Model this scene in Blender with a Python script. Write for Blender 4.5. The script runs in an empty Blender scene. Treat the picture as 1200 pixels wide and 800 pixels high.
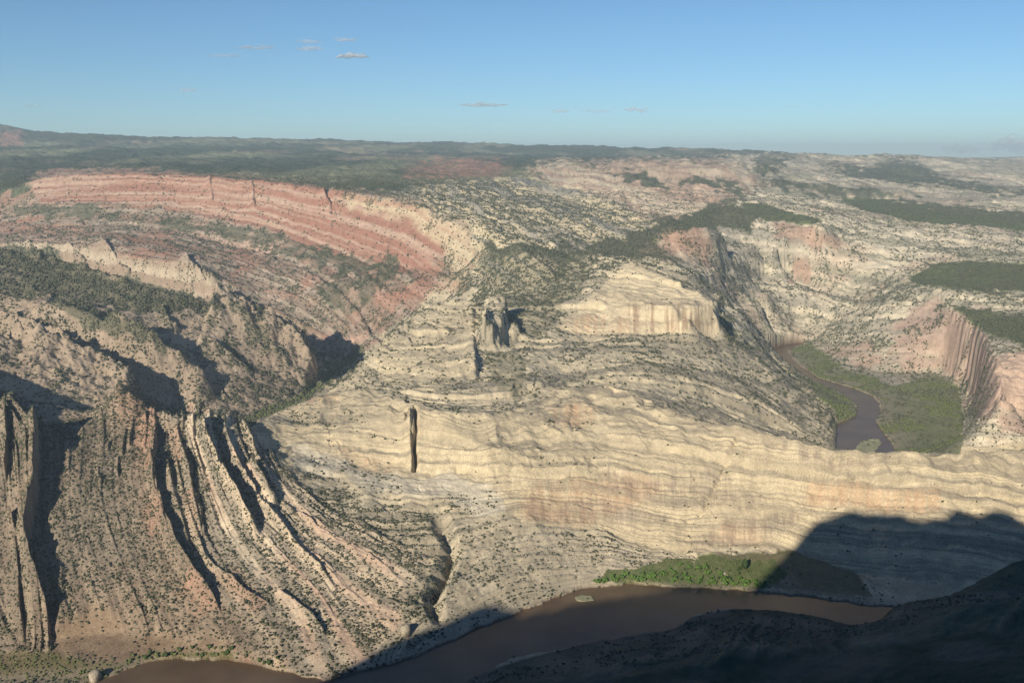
import bpy, math, random
import numpy as np

# ------------------------------------------------------------------ camera, sky, sun, exposure
C = bpy.context.scene.collection
W0, H0, F = 1200.0, 800.0, 1155.0           # photograph size and focal length in its pixels
PITCH = math.radians(10.64)
CAMZ = 750.0
SUN_EL, SUN_AZ = math.radians(22.5), math.radians(26.0)   # light travels forward and to the right

cam_d = bpy.data.cameras.new('camera')
cam_d.sensor_width = 36.0
cam_d.lens = 36.0 * F / W0
cam_d.clip_start = 1.0
cam_d.clip_end = 400000.0
cam = bpy.data.objects.new('camera', cam_d)
C.objects.link(cam)
cam.location = (0, 0, CAMZ)
cam.rotation_euler = (math.radians(90) - PITCH, 0, 0)
bpy.context.scene.camera = cam

world = bpy.data.worlds.new('World')
bpy.context.scene.world = world
world.use_nodes = True
nt = world.node_tree
for n in list(nt.nodes): nt.nodes.remove(n)
sky = nt.nodes.new('ShaderNodeTexSky')
sky.sky_type = 'NISHITA'
sky.sun_disc = False
sky.sun_elevation = SUN_EL
sky.sun_rotation = math.pi + SUN_AZ
sky.altitude = 2300
sky.air_density = 1.0
sky.dust_density = 0.0
sky.ozone_density = 3.0
bg = nt.nodes.new('ShaderNodeBackground')
bg.inputs['Strength'].default_value = 0.070
wo = nt.nodes.new('ShaderNodeOutputWorld')
tint = nt.nodes.new('ShaderNodeVectorMath'); tint.operation = 'MULTIPLY'; tint.inputs[1].default_value = (.78, 1.0, 1.10)   # the clear mountain sky is bluer than the model's
nt.links.new(sky.outputs[0], tint.inputs[0]); nt.links.new(tint.outputs[0], bg.inputs[0])
nt.links.new(bg.outputs[0], wo.inputs[0])

sun_d = bpy.data.lights.new('sun', 'SUN')
sun_d.energy = 4.9
sun_d.angle = math.radians(0.5)
sun_d.color = (1.0, 0.90, 0.74)
sun = bpy.data.objects.new('sun', sun_d)
C.objects.link(sun)
sun.location = (-800, -2000, 2500)
sun.rotation_euler = (math.radians(90) - SUN_EL, 0, -SUN_AZ)

sc = bpy.context.scene
sc.view_settings.view_transform = 'Standard'
sc.view_settings.look = 'None'
sc.view_settings.gamma = 1.0
sc.view_settings.exposure = 0.3
sc.cycles.max_bounces = 4
sc.cycles.diffuse_bounces = 2
sc.cycles.volume_bounces = 0
sc.cycles.transparent_max_bounces = 40
sc.cycles.use_adaptive_sampling = True

# ------------------------------------------------------------------ projection
cp, sp = math.cos(PITCH), math.sin(PITCH)
def tan_of(py):                       # downward slope of the view ray through image row py
    v = (np.asarray(py, float) - 400.0) / F
    return (sp + v * cp) / (cp - v * sp)
def theta_of(px, py):                 # x / y of the ray
    v = (np.asarray(py, float) - 400.0) / F
    return ((np.asarray(px, float) - 600.0) / F) / (cp - v * sp)
def project(X, Y, Z):
    dz = Z - CAMZ
    d = Y * cp - dz * sp
    up = Y * sp + dz * cp
    return 600.0 + F * X / d, 400.0 - F * up / d

# ------------------------------------------------------------------ noise
def h2(ix, iy, seed):
    n = (ix.astype(np.int64) * 374761393 + iy.astype(np.int64) * 668265263 + seed * 974711) & 0x7fffffff
    n = ((n ^ (n >> 13)) * 1274126177) & 0x7fffffff
    n = ((n ^ (n >> 16)) * 1103515245) & 0x7fffffff
    return ((n >> 8) & 0xffff).astype(np.float32) / 65535.0
def vnoise(x, y, seed=0):
    fx = np.floor(x); fy = np.floor(y)
    tx = (x - fx).astype(np.float32); ty = (y - fy).astype(np.float32)
    tx = tx * tx * (3 - 2 * tx); ty = ty * ty * (3 - 2 * ty)
    ix = fx.astype(np.int64); iy = fy.astype(np.int64)
    a = h2(ix, iy, seed); b = h2(ix + 1, iy, seed)
    c = h2(ix, iy + 1, seed); d = h2(ix + 1, iy + 1, seed)
    return (a + (b - a) * tx) * (1 - ty) + (c + (d - c) * tx) * ty
def fbm(x, y, seed=0, octv=4, gain=0.5):
    s = 0; a = 1.0; t = 0
    for k in range(octv):
        s = s + a * vnoise(x * 2 ** k + 17.3 * k, y * 2 ** k - 9.1 * k, seed + k * 31)
        t += a; a *= gain
    return s / t
def ridged(x, y, seed=0, octv=3):
    s = 0; a = 1.0; t = 0
    for k in range(octv):
        n = 1 - np.abs(2 * vnoise(x * 2 ** k, y * 2 ** k, seed + 7 * k) - 1)
        s = s + a * n; t += a; a *= 0.5
    return s / t
def sstep(a, b, x):
    t = np.clip((x - a) / (b - a), 0, 1)
    return t * t * (3 - 2 * t)
def mix(a, b, t):
    return a + (b - a) * t

# ------------------------------------------------------------------ terrain grid: columns by x/y, rows by distance
Q = 1.0                                # grid density
TH0, TH1 = -0.98, 0.72
def cols():
    a = np.linspace(TH0, -0.60, int(110 * Q), endpoint=False)
    b = np.linspace(-0.60, 0.60, int(1330 * Q), endpoint=False)
    c = np.linspace(0.60, TH1, int(40 * Q) + 1)
    return np.concatenate([a, b, c])
def rows():
    seg = [(940, 1280, 4.0), (1280, 2250, 1.35), (2250, 3500, 2.2), (3500, 6200, 4.0), (6200, 16000, 28.0), (16000, 45000, 500.0)]
    out = []
    for a, b, st in seg:
        out.append(np.linspace(a, b, int((b - a) / st * Q), endpoint=False))
    out.append(np.array([45000.0]))
    return np.concatenate(out)
TH = cols(); YR = rows()
NC, NR = len(TH), len(YR)

# control lines of the land: (px, py, z) seen points, or ('Y', px, py, distance), or ('H', px0, distance, z) hidden ones
def Z(*p): return [('Z',) + q for q in p]
def Yd(*p): return [('Y',) + q for q in p]
def Hd(*p): return [('H',) + q for q in p]
LINES = [
 # lower river, far bank and near bank
 Z((-120,800,2),(-40,800,2),(130,792,2),(180,773,2),(270,773,2),(380,797,2),(470,775,2),(560,736,2),(600,720,2),(640,705,2),(680,690,2),(740,684,2),(800,688,2),(880,692,2),(960,700,2),(1025,709,2),(1110,716,2),(1320,727,2)),
 Z((-150,880,2),(100,850,2),(250,850,2),(400,850,2),(500,822,2),(545,800,2),(600,772,2),(700,752,2),(790,738,2),(812,722,2),(850,714,2),(910,716,2),(960,724,2),(1010,736,2),(1110,745,2),(1320,752,2)),
 # near slope on this side of the river
 Z((-250,960,60),(200,960,50),(450,900,40),(600,830,35),(700,800,45),(900,800,80),(1050,800,130),(1200,800,200),(1330,800,220)),
 Z((1015,745,12),(1040,712,55),(1075,700,70),(1120,695,90),(1160,672,125),(1200,655,150),(1330,640,170)),
 # foot of the slopes left
 Z((-100,765,15),(0,757,14),(60,748,16),(150,742,18),(230,752,16),(330,770,14)),
 # crest of the upturned beds
 Z((-140,455,330),(-60,468,325),(10,468,315),(45,492,285),(60,508,255),(75,509,252),(110,496,262),(135,483,272),(165,476,278),(200,485,272),(235,486,262),(262,488,250),(290,500,215),(318,490,205),(345,474,212),(400,459,222),(440,463,232),(480,476,236),(515,487,234),(570,487,228),(600,481,226),(625,468,230),(650,460,234),(700,452,236),(740,463,230),(800,487,212),(870,505,200),(920,516,190),(980,531,178),(1040,533,172),(1130,532,170),(1200,527,172),(1330,520,180)),
 # cliff base below the long pale crest
 Z((300,525,188),(330,535,172),(365,538,160),(430,548,150),(480,553,145),(540,555,140),(590,578,122),(612,606,88),(640,612,76),(700,612,66),(740,632,46),(800,645,30),(870,636,32),(930,645,24),(1000,668,14),(1100,690,10),(1330,710,10)),
 # shelf between base and crest
 Z((560,520,196),(640,550,150),(700,545,152),(800,560,128),(900,575,108),(1000,590,92),(1100,600,85),(1200,600,88)),
 # land behind the crest, centre
 Z((455,452,236),(520,452,238),(600,440,232),(660,440,226),(720,432,222),(800,432,206),(850,440,170),(890,455,110)),
 Z((900,508,72),(850,498,110),(800,478,160)),
 Z((905,500,60),(955,520,22),(975,528,10)),
 Hd((940,2080,25),(880,2120,70),(820,2130,110)),
 Hd((1100,2080,18),(1200,2100,40),(1330,2150,60)),
 # knoll of ledges
 Z((432,418,236),(455,400,252),(470,378,275),(500,360,312),(530,350,345),(560,352,340)),
 Z((450,440,238),(500,425,262),(555,425,262)),
 Z((556,385,300),(557,412,262),(560,440,236)),
 # plateau with scrub
 Z((600,410,248),(640,400,258),(655,388,266)),
 Z((575,345,335),(620,345,320),(650,360,290)),
 # butte: base, rim, shoulders, dome
 Z((655,386,266),(700,391,254),(760,393,248),(800,392,244),(838,389,240)),
 Z((662,375,286),(690,352,322),(715,344,340),(740,350,336),(770,356,330),(800,360,325),(834,356,322)),
 Z((690,330,356),(710,310,392),(740,308,402),(765,318,386),(790,330,364),(820,340,344),(834,350,328)),
 Yd((846,392,2950),(853,376,3200),(858,362,3450),(862,352,3600)),
 Yd((898,414,3330),(884,402,3200),(872,378,3330),(866,355,3560)),
 Yd((905,396,3880),(892,388,3950),(884,370,3920),(880,352,3830),(900,341,4000)),
 Hd((900,3700,10),(885,3620,30),(874,3720,90)),
 # upper river, both banks
 Z((900,410,3),(918,425,3),(950,445,3),(985,460,3),(1004,475,3),(1003,487,3),(980,497,3),(981,530,3),(990,565,3)),
 Z((945,402,3),(924,412,3),(932,425,3),(960,443,3),(1000,455,3),(1030,470,3),(1033,483,3),(1027,493,3),(1047,522,3),(1060,560,3)),
 Z((906,425,42),(940,452,35),(970,480,28),(976,500,22),(977,525,12)),
 # flat with trees right of the upper river
 Z((1050,455,8),(1095,443,10),(1120,455,10),(1132,490,10),(1128,530,8)),
 # the tall face right of it
 Z((960,388,42),(985,380,90),(1010,372,144),(1060,360,199),(1095,352,228),(1115,357,232),(1142,376,230),(1158,408,222),(1172,440,205),(1178,470,180)),
 Yd((950,400,3930),(985,425,3500),(1045,438,3340),(1100,437,3340),(1130,448,3190),(1142,490,2730)),
 Z((1170,480,130),(1200,470,150),(1330,470,150)),
 Z((1160,515,60),(1200,512,70),(1330,512,80)),
 # right benches
 Z((1110,357,236),(1200,402,238),(1330,430,238)),
 Z((1090,345,250),(1200,358,258),(1330,370,260)),
 Z((1060,330,262),(1100,340,268),(1200,345,275),(1330,350,280)),
 Z((1090,312,312),(1140,306,322),(1200,312,325),(1330,318,325)),
 Z((1080,293,330),(1130,293,335),(1200,300,340)),
 Z((1080,280,372),(1130,280,372),(1200,290,362)),
 Yd((980,240,5900),(1050,238,5800),(1200,262,4900),(1330,270,4900)),
 Yd((980,236,6300),(1050,232,6400),(1200,250,5600),(1330,255,5600)),
 # middle right slopes
 Yd((860,330,3900),(900,330,4350),(960,340,4300),(1000,345,4200)),
 Yd((930,392,4020),(950,388,4050)),
 Z((800,345,330),(850,320,294),(870,290,370),(920,272,420),(960,268,425)),
 Z((770,275,440),(790,267,480),(830,266,480),(850,275,440)),
 Z((775,300,398),(800,310,380),(840,312,345)),
 Yd((850,245,4900),(870,238,5000),(920,243,4900),(962,262,4400)),
 Yd((700,290,4100),(760,262,4350),(820,250,4700),(860,236,5200)),
 Z((640,325,350),(680,320,352),(700,300,400)),
 # slope of striped beds
 Yd((560,262,4050),(600,290,3700),(650,318,3300)),
 Yd((500,238,4400),(560,218,5200),(620,208,6200)),
 Yd((650,300,3650),(720,292,3950),(760,270,4300)),
 # far pale wall
 Yd((620,196,8000),(660,192,7600),(740,192,7400),(800,193,7200),(860,192,7000),(900,194,7000)),
 Yd((640,225,6000),(720,255,4900),(790,258,4800),(850,240,5300)),
 Yd((880,205,6800),(960,215,6700),(1080,235,6300),(1200,240,6100),(1330,245,6100)),
 Yd((880,196,8500),(1000,198,8800),(1100,205,8600),(1200,215,8300),(1330,220,8200)),
 Yd((700,186,11000),(850,188,10500),(1000,190,10200),(1100,196,10000),(1200,203,10000),(1330,206,10000)),
 # red wall left: rim, foot, benches
 Yd((-120,240,5000),(0,225,5000),(38,212,5000),(60,205,5000),(130,203,5000),(200,204,4950),(300,211,4800),(380,221,4600),(440,229,4450),(500,243,4250),(540,268,4080),(556,290,3980),(560,305,3900)),
 Yd((-120,262,4880),(0,245,4880),(45,232,4880),(130,236,4850),(200,243,4800),(300,262,4600),(370,285,4400),(430,305,4200),(500,315,4050),(545,320,3900)),
 Yd((-120,280,4700),(0,262,4700),(100,258,4700),(200,268,4600),(260,290,4450),(330,300,4300),(400,330,4000),(480,350,3800),(520,358,3700)),
 Yd((-120,270,4560),(0,276,4500),(60,277,4460),(120,279,4380),(180,292,4200),(230,303,4080),(275,330,3960)),
 Yd((-120,283,4340),(0,284,4330),(60,286,4300),(120,289,4230),(165,301,4080),(215,306,4010),(250,320,3920)),
 Yd((-120,300,4290),(0,300,4290),(60,305,4255),(120,320,4160),(165,332,4030),(215,345,3950),(245,352,3890),(300,368,3820),(350,385,3770),(400,412,3650),(420,412,3650)),
 Yd((300,340,4000),(380,370,3850),(440,390,3720)),
 # canyon floor behind the left block
 Z((395,440,22),(412,420,20),(350,468,20),(300,490,20),(270,500,20)),
 Hd((-60,3900,200),(60,3800,170),(150,3650,120),(230,3600,70),(300,3560,35),(380,3540,20)),
 Hd((460,3350,25),(520,3200,60),(555,3100,200)),
 Hd((250,2350,20),(180,2300,40),(80,2250,70),(0,2250,120)),
 Hd((260,2230,25),(310,2450,20),(350,2700,20),(390,2950,20),(425,3150,20),(460,3300,22)),
 # left block: crest and spurs
 Z((-160,262,520),(-60,285,470),(0,292,448),(60,300,425),(130,322,380),(180,338,338),(240,355,288),(285,374,225),(320,400,150),(350,424,90),(372,444,40)),
 Z((-120,400,300),(0,392,275),(65,420,215),(132,446,150),(160,464,110)),
 Z((0,340,360),(80,360,320),(150,392,250),(200,425,165),(252,466,60)),
 Z((-40,450,150),(60,456,112),(120,464,90),(170,480,60),(240,492,30)),
 # unseen hill added beyond the left edge to shade ground behind the upturned beds
 Hd((-200,2450,310),(-260,2250,420),(-330,2000,480),(-500,1800,500)),
 Hd((-230,1600,330),(-330,1500,360)),
 # plateau and far hills
 Yd((-120,212,6400),(0,208,6400),(150,196,6500),(300,200,6400),(450,212,5600),(560,206,6600)),
 Yd((-120,190,8200),(0,186,8200),(200,188,8400),(400,190,8600),(600,190,9500)),
 Yd((490,193,9000),(540,187,9200),(600,191,9200)),
 Yd((-120,172,11500),(0,170,11500),(200,172,12000),(400,176,12500),(600,180,13000),(800,184,13000)),
 Yd((-200,150,15000),(0,147,15000),(40,155,15000),(130,158,15500),(170,161,15500),(260,162,15500),(420,166,15800),(560,169,15800),(700,172,15800),(820,177,15500),(900,181,14500),(990,184,13500)),
 Yd((1000,185,12500),(1035,182,12500),(1060,185,12500),(1100,188,12500),(1130,189,12000),(1200,193,12000),(1330,194,12000)),
 Yd((1060,187,28000),(1150,186,28000),(1200,184,28000),(1330,183,28000)),
 Hd((-300,45000,500),(600,45000,500),(1400,45000,500)),
]
def line_pts(L):
    out = []
    for k in L:
        if k[0] == 'Z':
            y = (CAMZ - k[3]) / float(tan_of(k[2])); z = k[3]; th = float(theta_of(k[1], k[2]))
        elif k[0] == 'Y':
            y = k[3]; z = CAMZ - y * float(tan_of(k[2])); th = float(theta_of(k[1], k[2]))
        else:
            y = k[2]; z = k[3]; d = y * cp - (z - CAMZ) * sp; th = (k[1] - 600) / F * d / y
        out.append((th, y, z))
    return out
def resample(P, axis_fn, n=160):
    res = []
    for a, b in zip(P[:-1], P[1:]):
        a = np.array(a, float); b = np.array(b, float)
        for t in np.linspace(0, 1, n, endpoint=False):
            res.append(a + (b - a) * t)
    res.append(np.array(P[-1], float))
    return np.array(res)
def relax(nr, nc, ri, ci, val, base=None, iters=(900, 500, 260, 160)):
    """Membrane through scattered fixed values, coarse to fine."""
    z = None
    levels = [8, 4, 2, 1]
    for lv, it in zip(levels, iters):
        r, c = max(3, nr // lv), max(3, nc // lv)
        rr = np.clip(np.round(ri / (nr - 1) * (r - 1)).astype(int), 0, r - 1)
        cc = np.clip(np.round(ci / (nc - 1) * (c - 1)).astype(int), 0, c - 1)
        sm = np.zeros((r, c)); ct = np.zeros((r, c))
        np.add.at(sm, (rr, cc), val); np.add.at(ct, (rr, cc), 1)
        m = ct > 0
        fx = np.where(m, sm / np.maximum(ct, 1), 0)
        if z is None:
            z = np.full((r, c), val.mean())
        else:
            z = zoomg(z, r, c)
        z[m] = fx[m]
        for k in range(it):
            p = np.pad(z, 1, mode='edge')
            n = 0.25 * (p[:-2, 1:-1] + p[2:, 1:-1] + p[1:-1, :-2] + p[1:-1, 2:])
            n = z + 1.0 * (n - z)
            z = np.where(m, fx, n)
    return z
def zoomg(a, r, c):
    yi = np.linspace(0, a.shape[0] - 1, r); xi = np.linspace(0, a.shape[1] - 1, c)
    return bil(a, yi[:, None], xi[None, :])
def bil(a, yi, xi):
    yi = np.clip(yi, 0, a.shape[0] - 1.001); xi = np.clip(xi, 0, a.shape[1] - 1.001)
    y0 = yi.astype(int); x0 = xi.astype(int); ty = yi - y0; tx = xi - x0
    return (a[y0, x0] * (1 - ty) + a[y0 + 1, x0] * ty) * (1 - tx) + (a[y0, x0 + 1] * (1 - ty) + a[y0 + 1, x0 + 1] * ty) * tx

# rows of the coarse solve are uniform in log distance
CR, CC = 760, 460
SL0, SL1 = math.log(YR[0]), math.log(YR[-1])
def srow(y):                                        # warps log distance so 1.2 to 6 km gets most rows
    s = np.log(y)
    return np.interp(s, [SL0, math.log(1250), math.log(6500), math.log(16000), SL1], [0, 0.07, 0.88, 0.96, 1.0])
R, Cc, V = [], [], []
for L in LINES:
    P = resample([(p[0], math.log(p[1]), p[2]) for p in line_pts(L)], None, 120)
    R.append(srow(np.exp(P[:, 1])) * (CR - 1)); Cc.append((P[:, 0] - TH0) / (TH1 - TH0) * (CC - 1)); V.append(P[:, 2])
R, Cc, V = np.concatenate(R), np.concatenate(Cc), np.concatenate(V)
ok = (Cc > 0) & (Cc < CC - 1) & (R >= 0) & (R <= CR - 1)
Zc = relax(CR, CC, R[ok], Cc[ok], V[ok])
# slight smoothing
for _ in range(2):
    p = np.pad(Zc, 1, mode='edge')
    Zc = 0.5 * Zc + 0.125 * (p[:-2, 1:-1] + p[2:, 1:-1] + p[1:-1, :-2] + p[1:-1, 2:])
ci = (TH - TH0) / (TH1 - TH0) * (CC - 1)
ri = srow(YR) * (CR - 1)
Zg = bil(Zc, ri[:, None], ci[None, :]).astype(np.float32)
THg, YG = np.meshgrid(TH.astype(np.float32), YR.astype(np.float32))
XG = THg * YG
PX, PY = project(XG, YG, Zg)                         # where the smooth land shows in the photograph

# ------------------------------------------------------------------ masks: outlines of ground kinds, stored on the land
MX0, MY0, MS, MW, MH = -300, 100, 2.0, 850, 420
mx = MX0 + MS * np.arange(MW); my = MY0 + MS * np.arange(MH)
MGX, MGY = np.meshgrid(mx, my)
def inpoly(X, Y, P):
    ins = np.zeros(X.shape, bool)
    n = len(P)
    for i in range(n):
        x1, y1 = P[i]; x2, y2 = P[(i + 1) % n]
        if y1 == y2: continue
        c = ((y1 > Y) != (y2 > Y)) & (X < (x2 - x1) * (Y - y1) / (y2 - y1) + x1)
        ins ^= c
    return ins
def blur(a, n):
    for _ in range(n):
        p = np.pad(a, 1, mode='edge')
        a = (p[:-2, 1:-1] + p[2:, 1:-1] + p[1:-1, :-2] + p[1:-1, 2:] + 2 * a) / 6
    return a
PXs, PYs = PX.astype(np.float32), PY.astype(np.float32)
# wobble in metres-based noise, expressed as a shift of the outline
sc_ = YG / 1155.0
WX = (fbm(XG / 45, YG / 70, 5, 4) - 0.5) * 26
WY = (fbm(XG / 45 + 50, YG / 70, 6, 4) - 0.5) * 18
def sample_img(a, wob=1.0):
    yi = (PYs + WY * wob - MY0) / MS; xi = (PXs + WX * wob - MX0) / MS
    return bil(a, yi, xi).astype(np.float32)
def mask(polys, soft=2, wob=1.0):
    m = np.zeros(MGX.shape)
    for P in polys: m = np.maximum(m, inpoly(MGX, MGY, P))
    return sample_img(blur(m, soft), wob)
def sfield(traces):
    ri, ci, v = [], [], []
    for val, P in traces:
        q = resample(P, None, 60)
        ci.append((q[:, 0] - MX0) / MS / 2); ri.append((q[:, 1] - MY0) / MS / 2); v.append(np.full(len(q), float(val)))
    ri, ci, v = np.concatenate(ri), np.concatenate(ci), np.concatenate(v)
    f = relax(MH // 2, MW // 2, ri, ci, v, iters=(500, 300, 200, 120))
    yi = (PYs + WY * 0.12 - MY0) / MS / 2; xi = (PXs + WX * 0.12 - MX0) / MS / 2
    return bil(f, yi, xi).astype(np.float32)

S_FIN = sfield([
 (-60, [(-20,480),(0,600),(20,700),(30,760)]),
 (-10, [(45,495),(42,600),(60,755)]),
 (0, [(60,505),(60,600),(80,700),(100,745)]),
 (50, [(110,495),(112,600),(140,700),(160,740)]),
 (100, [(165,475),(160,560),(180,640),(215,705),(262,755)]),
 (118, [(183,483),(181,545),(186,585),(208,650),(252,708),(290,745)]),
 (134, [(200,486),(220,540),(240,620),(262,665),(290,700),(330,742)]),
 (160, [(234,485),(248,530),(262,568),(296,620),(340,667),(374,701),(394,755)]),
 (185, [(262,487),(272,540),(290,572),(320,608),(360,650),(400,690),(440,730)]),
 (208, [(284,492),(308,544),(330,580),(370,620),(430,660),(490,700)]),
 (235, [(310,500),(330,540),(360,566),(410,598),(460,622),(510,645)]),
 (262, [(340,545),(390,568),(440,582),(500,600),(560,612)]),
])
S_MID = sfield([
 (-160, [(480,775),(560,725),(640,702),(720,690),(900,695)]),
 (-80, [(430,750),(520,690),(600,655),(700,648),(800,655),(900,660)]),
 (-30, [(340,640),(450,650),(540,635),(620,618),(700,622),(800,648),(1000,672),(1200,692)]),
 (60, [(350,530),(480,552),(600,562),(700,560),(800,575),(1000,598),(1200,612)]),
 (130, [(330,480),(420,462),(500,480),(600,484),(650,462),(700,456),(800,489),(900,514),(1000,534),(1100,545),(1300,560)]),
 (185, [(430,445),(520,455),(600,450),(700,435),(800,440),(880,462),(960,510)]),
 (235, [(440,408),(520,410),(600,410),(700,404),(850,410),(900,425)]),
 (270, [(480,380),(560,385),(650,385),(760,390),(840,388)]),
 (305, [(500,352),(560,350),(620,345),(700,345),(790,357),(840,354)]),
 (360, [(560,310),(700,300),(760,312),(840,335)]),
])
xb = (fbm(XG / 85, YG / 120, 301, 4) - .5)
S_MID = S_MID + xb * 13
S_STR = sfield([
 (0, [(500,290),(560,330),(600,380)]),
 (35, [(480,248),(560,290),(640,335),(690,380)]),
 (70, [(520,236),(600,272),(670,310),(720,330)]),
 (105, [(560,218),(640,245),(720,280),(760,285)]),
 (140, [(600,206),(700,225),(790,258),(830,262)]),
 (175, [(640,194),(740,205),(830,225),(880,235)]),
])
S_WALL = sfield([
 (-20, [(-60,200),(200,192),(420,205)]),
 (0, [(-40,228),(40,207),(130,204),(200,206),(300,212),(400,226),(500,245),(545,280),(560,303)]),
 (32, [(-40,262),(60,234),(200,237),(300,250),(380,275),(450,300),(500,330)]),
 (65, [(-40,275),(100,262),(200,268),(300,290),(360,310),(420,350),(440,395)]),
 (130, [(-40,290),(60,300),(150,330),(260,352),(340,380),(400,415)]),
])
S_LB = sfield([
 (0, [(-40,288),(60,300),(130,322),(240,355),(320,390),(395,440)]),
 (45, [(-40,335),(80,362),(150,395),(220,435),(300,470)]),
 (80, [(-40,385),(65,420),(150,460),(240,485)]),
 (130, [(-40,440),(60,455),(150,478)]),
])
S_RT = sfield([
 (0, [(880,186),(1050,190),(1300,205)]),
 (40, [(800,205),(900,208),(1050,225),(1300,255)]),
 (85, [(780,262),(860,240),(960,262),(1060,285),(1180,300),(1300,305)]),
 (120, [(760,280),(860,300),(960,320),(1040,340),(1200,350),(1300,360)]),
 (160, [(800,330),(900,350),(1000,368),(1080,360),(1200,385)]),
 (200, [(860,385),(930,395),(1010,400),(1100,400),(1145,420),(1200,430)]),
 (250, [(900,420),(1000,440),(1100,450),(1160,470),(1200,480)]),
 (300, [(900,500),(1000,520),(1130,520),(1200,520)]),
])

M = {}
M['fin'] = mask([[(-200,440),(10,462),(60,500),(165,470),(270,482),(310,520),(345,560),(420,610),(500,660),(470,720),(400,830),(-200,830)]], 3)
M['mid'] = mask([[(290,505),(330,470),(395,425),(430,410),(480,365),(530,340),(560,345),(640,335),(700,300),(790,305),(845,345),(845,395),(905,415),(975,480),(985,540),(1330,520),(1330,720),(400,830),(500,660),(420,610),(345,560)]], 3)
M['lowledge'] = mask([[(340,572),(400,566),(440,582),(500,596),(560,618),(620,618),(700,620),(780,650),(820,660),(690,690),(640,705),(560,738),(500,765),(440,785),(400,800),(420,740),(480,690),(430,640),(370,600)]], 4)
M['knoll'] = mask([[(434,418),(456,392),(500,362),(530,352),(556,366),(557,440),(520,452),(448,446)]], 4)
M['slick'] = mask([[(300,500),(330,474),(350,468),(400,455),(440,462),(480,474),(515,488),(570,488),(600,482),(625,467),(650,458),(700,448),(740,460),(800,486),(870,504),(920,514),(980,530),(1330,518),(1330,712),(1100,695),(1000,672),(930,648),(870,638),(800,648),(740,636),(700,616),(640,614),(612,612),(585,600),(540,600),(500,590),(430,570),(400,560),(340,550),(300,540)]], 2, 0.6)
M['wall'] = mask([[(30,225),(38,205),(130,200),(300,208),(440,226),(505,242),(548,270),(562,300),(545,335),(500,368),(440,405),(400,430),(330,385),(240,355),(130,325),(0,292),(-200,285),(-200,240)]], 3)
M['redcliff'] = mask([[(32,216),(60,202),(200,202),(300,209),(400,224),(500,242),(535,268),(520,300),(470,320),(420,310),(370,290),(300,264),(200,244),(120,238),(45,236)]], 3, 0.7)
M['yrim'] = mask([[(400,224),(500,238),(548,270),(564,300),(545,335),(500,368),(480,372),(525,320),(520,290),(470,255),(400,240)]], 5)
M['redpatch'] = mask([[(150,275),(200,265),(215,290),(200,330),(150,320)],[(255,290),(290,280),(300,320),(255,330)],[(345,340),(372,320),(370,350),(345,380)],[(395,340),(420,320),(425,350),(405,378)],[(430,290),(520,300),(510,340),(460,370),(425,340)],[(0,255),(110,262),(100,275),(0,270)]], 9)
M['pinkpatch'] = mask([[(280,275),(330,272),(345,290),(300,300)],[(400,320),(440,330),(435,345),(395,335)],[(380,390),(440,395),(440,408),(390,405)]], 5)
M['ycliff'] = mask([[(8,282),(60,284),(120,286),(160,305),(250,310),(262,335),(240,356),(180,340),(120,322),(60,306),(8,298)]], 3)
M['lblock'] = mask([[(-200,270),(-60,285),(0,290),(60,298),(130,320),(240,352),(320,372),(395,430),(380,450),(300,490),(250,500),(100,495),(-200,480)]], 3)
M['floor'] = mask([[(272,498),(300,482),(350,462),(398,425),(410,412),(425,408),(420,420),(400,436),(355,470),(310,492),(280,500)]], 2, 0.4)
M['stripe'] = mask([[(440,228),(560,212),(620,206),(700,230),(780,262),(720,290),(660,330),(640,340),(560,350),(545,335),(562,300),(548,270),(505,242)]], 4)
M['forestflat'] = mask([[(565,287),(640,291),(700,288),(760,268),(850,240),(895,250),(880,272),(830,266),(780,268),(740,300),(700,302),(670,306),(600,304),(565,298)],[(905,208),(1000,222),(1100,240),(1210,250),(1210,259),(1100,249),(980,231),(900,214)],[(1038,186),(1080,190),(1095,206),(1040,208),(1028,195)],[(940,192),(1040,198),(1150,215),(1210,222),(1210,229),(1120,223),(1000,207)],[(800,205),(850,212),(880,228),(850,225),(800,213)],[(700,196),(760,205),(800,222),(770,220),(710,205)],[(885,186),(940,188),(900,204),(885,202)]], 5)
M['scrubflat'] = mask([[(560,298),(640,300),(700,300),(690,330),(650,345),(600,350),(575,330),(555,310)],[(575,335),(690,325),(660,360),(655,385),(600,400),(575,370),(560,345)],[(570,420),(600,410),(625,425),(620,450),(600,470),(575,440)]], 6)
M['farwall'] = mask([[(615,198),(640,191),(700,190),(800,190),(860,188),(905,192),(890,215),(860,235),(800,256),(720,254),(670,228),(640,208)]], 3)
M['farred'] = mask([[(480,196),(520,188),(560,188),(600,196),(585,206),(520,208),(470,204)],[(0,158),(20,152),(30,168),(0,170)]], 4)
M['right'] = mask([[(850,186),(1000,184),(1330,188),(1330,525),(985,535),(975,480),(905,415),(860,395),(846,345),(790,305),(770,275),(830,262),(860,240),(900,215)]], 4)
M['bench'] = mask([[(868,238),(900,240),(965,260),(950,264),(900,258),(870,250)],[(975,232),(1040,234),(1120,248),(1330,262),(1330,270),(1180,268),(1100,264),(1020,250)],[(1090,312),(1130,305),(1330,318),(1330,350),(1200,342),(1100,335),(1060,330)],[(1105,354),(1130,360),(1330,390),(1330,425),(1200,404),(1150,385)]], 3, 0.35)
M['flat'] = mask([[(945,402),(970,420),(1000,435),(1045,450),(1100,440),(1122,452),(1130,490),(1125,532),(1045,530),(1027,493),(1033,470),(1000,455),(955,440),(925,412)],[(925,432),(950,446),(985,460),(1004,475),(1003,488),(980,497),(976,480),(950,455)]], 2, 0.25)
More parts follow.
